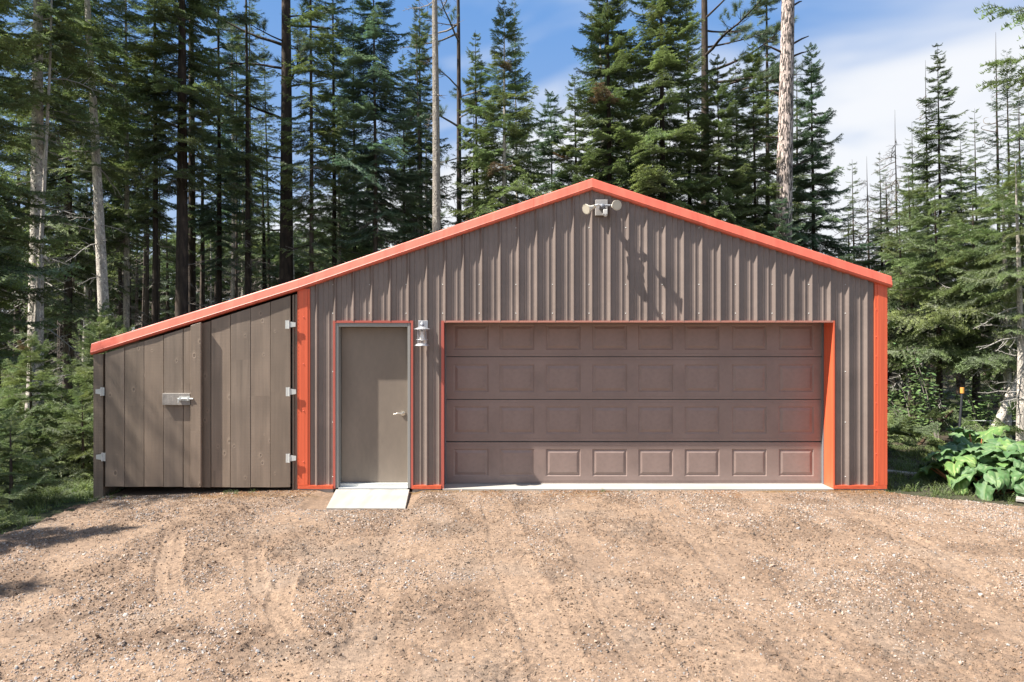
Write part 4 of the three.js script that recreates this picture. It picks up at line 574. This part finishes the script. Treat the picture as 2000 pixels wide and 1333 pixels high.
  sapling('leafy broadleaf sapling beside the orange-capped stake', 1835, 12.2, 2.1, 420, 0.75, 31); sapling('low broadleaf sapling near the leaning log', 1915, 13, 1.5, 260, 0.6, 32); sapling('broadleaf sapling in the shade by the garage wall', 1785, 13.4, 1.1, 240, 0.8, 33);
}
{ // grass, weeds, gravel, litter: uncountable
  const r = mulberry(808), e = new THREE.Euler(), Q = () => new THREE.Quaternion().setFromEuler(e);
  const blade = (() => { const pos = [], col = []; const rr = mulberry(5); for (let i = 0; i < 12; i++) { const a = rr() * 6.283, l = 0.5 + 0.5 * rr(), o = 0.25 + 0.4 * rr(), x = Math.cos(a), z = Math.sin(a), bx = (rr() - .5) * 0.5, bz = (rr() - .5) * 0.5, w = 0.045; pos.push(bx - z * w, 0, bz + x * w, bx + z * w, 0, bz - x * w, bx + x * o * 0.5, l * 0.7, bz + z * o * 0.5, bx - z * w * 0.6 + x * o * 0.5, l * 0.68, bz + x * w * 0.6 + z * o * 0.5, bx + z * w * 0.6 + x * o * 0.5, l * 0.68, bz - x * w * 0.6 + z * o * 0.5, bx + x * o, l * 0.92, bz + z * o); const g = 0.75 + 0.5 * rr(); for (let k = 0; k < 6; k++) col.push(g, g, g * 0.9); } return geoFrom(pos, null, null, col); })();
  const grass = [];
  for (let i = 0; i < 15000; i++) { const left = r() < 0.62, x = left ? lerp(-10, -5.2, r()) : lerp(4.75, 9.5, r()), z = lerp(-8, 2.4, Math.pow(r(), 0.6)), ed = edge(x, z); if (ed > 0.02 + 0.12 * r() || (!left && z > 1.2)) continue; if (left && z > -0.1 && ed > -0.25) { if (r() < 0.5) continue; } const d = fbm(x * 1.3 + 5, z * 1.3, 3); if (d < 0.30 + 0.2 * r()) continue; const k = (0.05 + 0.09 * r()) * (ed > -0.2 ? 0.55 : 1); e.set(0, r() * 6.283, 0); grass.push([V(x, G(x, z) - 0.005, z), Q(), V(k * 1.3, k, k * 1.3)]); }
  for (let i = 0; i < 260; i++) { const x = lerp(-5.2, 5.0, r()), z = 0.05 + 0.10 * r(); if (fbm(x * 1.4 + 3, 9, 2) < 0.5 || (x > -2.5 && x < -1.1) || (x > -0.9 && x < 4.1 && r() < 0.8)) continue; const k = 0.025 + 0.04 * r(); e.set(0, r() * 6.283, 0); grass.push([V(x, H(x, z) - 0.004, z), Q(), V(k * 1.3, k, k * 1.3)]); }
  const gm = scatter('grass', blade, M.leaf, grass, null, [0.125, 0.175, 0.04], r, 0.6); gm.userData = { kind: 'stuff', label: 'short green grass and weeds either side of the garage', category: 'grass' }; scene.add(gm);
  // stones
  const rock = (() => { const g = new THREE.IcosahedronGeometry(0.5, 0), p = g.attributes.position, m = new Map(), rr = mulberry(3); for (let i = 0; i < p.count; i++) { const k = [p.getX(i), p.getY(i), p.getZ(i)].map(v => v.toFixed(3)).join(); if (!m.has(k)) m.set(k, 0.72 + 0.5 * rr()); const s = m.get(k); p.setXYZ(i, p.getX(i) * s, p.getY(i) * s, p.getZ(i) * s); } g.computeVertexNormals(); return g; })();
  const tones = [[0.33, 0.29, 0.26], [0.26, 0.235, 0.215], [0.39, 0.31, 0.25], [0.40, 0.35, 0.30], [0.32, 0.23, 0.18], [0.20, 0.185, 0.175], [0.37, 0.27, 0.20], [0.36, 0.26, 0.19]], peb = [];
  let tries = 0; while (peb.length < 46000 && tries++ < 400000) {
    const d = 1.9 + 7.0 * Math.sqrt(r()), z = CZ - d, x = (r() * 2 - 1) * (0.78 * d + 0.3); if (z < 0.06 || edge(x, z) < 0.02) continue; if (x > -2.5 && x < -1.15 && z < 1.0) continue;
    const c = fbm(x * 0.9 + 33, z * 0.9 + 3, 4), c2 = fbm(x * 3.1 + 3, z * 3.1 + 60, 3), dens = sstep(0.44, 0.68, c * 0.55 + c2 * 0.45), rl = relief(x, z); if (r() > (0.10 + 0.95 * dens) * (1 - 0.85 * rl[2])) continue;
    const s = 0.006 + 0.011 * r() * r() + (r() < 0.10 ? 0.014 * r() : 0) + (r() < 0.012 * (0.3 + dens) ? 0.02 * r() : 0); e.set(r() * 6, r() * 6, r() * 6); const t = tones[Math.floor(r() * 8)];
    peb.push([V(x, H(x, z) + s * 0.12, z), Q(), V(s * (1 + 0.7 * r()), s * (0.6 + 0.4 * r()), s * (0.9 + 0.5 * r())), t]);
  }
  const clods = [[0.20, 0.135, 0.088], [0.155, 0.105, 0.07], [0.25, 0.17, 0.115], [0.12, 0.085, 0.06]]; let left2 = 34000; tries = 0;
  while (left2 > 0 && tries++ < 300000) { const d = 1.9 + 7.0 * Math.sqrt(r()), z = CZ - d, x = (r() * 2 - 1) * (0.78 * d + 0.3); if (z < 0.06 || edge(x, z) < 0.02 || (x > -2.5 && x < -1.15 && z < 1.0)) continue; const rl = relief(x, z), c = fbm(x * 2.7 + 90, z * 2.1, 3); if (r() > (0.08 + 0.9 * Math.max(rl[1], sstep(0.5, 0.65, c))) * (1 - 0.9 * rl[2])) continue; left2--;
    const s = 0.007 + 0.013 * r() * r() + (r() < 0.03 ? 0.016 * r() : 0); e.set(r() * 6, r() * 6, r() * 6); peb.push([V(x, H(x, z) + s * 0.15, z), Q(), V(s * (1 + r()), s * (0.6 + 0.5 * r()), s * (0.8 + 0.6 * r())), clods[Math.floor(r() * 4)]]); }
  const pm = scatter('gravel', rock, std(0xffffff, 0.9), peb, null, tones[0], r, 0.35); pm.userData = { kind: 'stuff', label: 'loose grey and tan gravel strewn over the dirt driveway', category: 'gravel' }; scene.add(pm);
  const sl = (() => { const g = new THREE.BoxGeometry(1, 0.12, 0.12); return g; })(), lit = [];
  for (let i = 0; i < 9000; i++) { const near = r() < 0.45, z = near ? 0.05 + 0.55 * r() * r() : CZ - (1.9 + 6.8 * Math.sqrt(r())), x = near ? lerp(-4, 5.3, r()) : (r() * 2 - 1) * (0.78 * (CZ - z)); if (z < 0.05 || edge(x, z) < 0.02 || (x > -2.5 && x < -1.15 && z < 1)) continue; if (near && fbm(x * 1.1 + 7, 1, 3) < 0.42) continue; const k = near ? 0.02 + 0.035 * r() : 0.012 + 0.03 * r(); e.set((r() - .5) * 0.4, r() * 6.283, (r() - .5) * 0.4); lit.push([V(x, H(x, z) + 0.003, z), Q(), V(k, 0.018, 0.02), near ? [0.26, 0.13, 0.05] : [0.10, 0.07, 0.05]]); }
  const lt = scatter('needle_litter', sl, std(0xffffff, 0.9), lit, null, tones[0], r, 0.6); lt.userData = { kind: 'stuff', label: 'brown fallen needles and bits of twig on the dirt', category: 'litter' }; scene.add(lt);
}

scene.traverse(o => { if (o.isMesh) { o.castShadow = true; o.receiveShadow = true; } });
renderer.render(scene, camera);
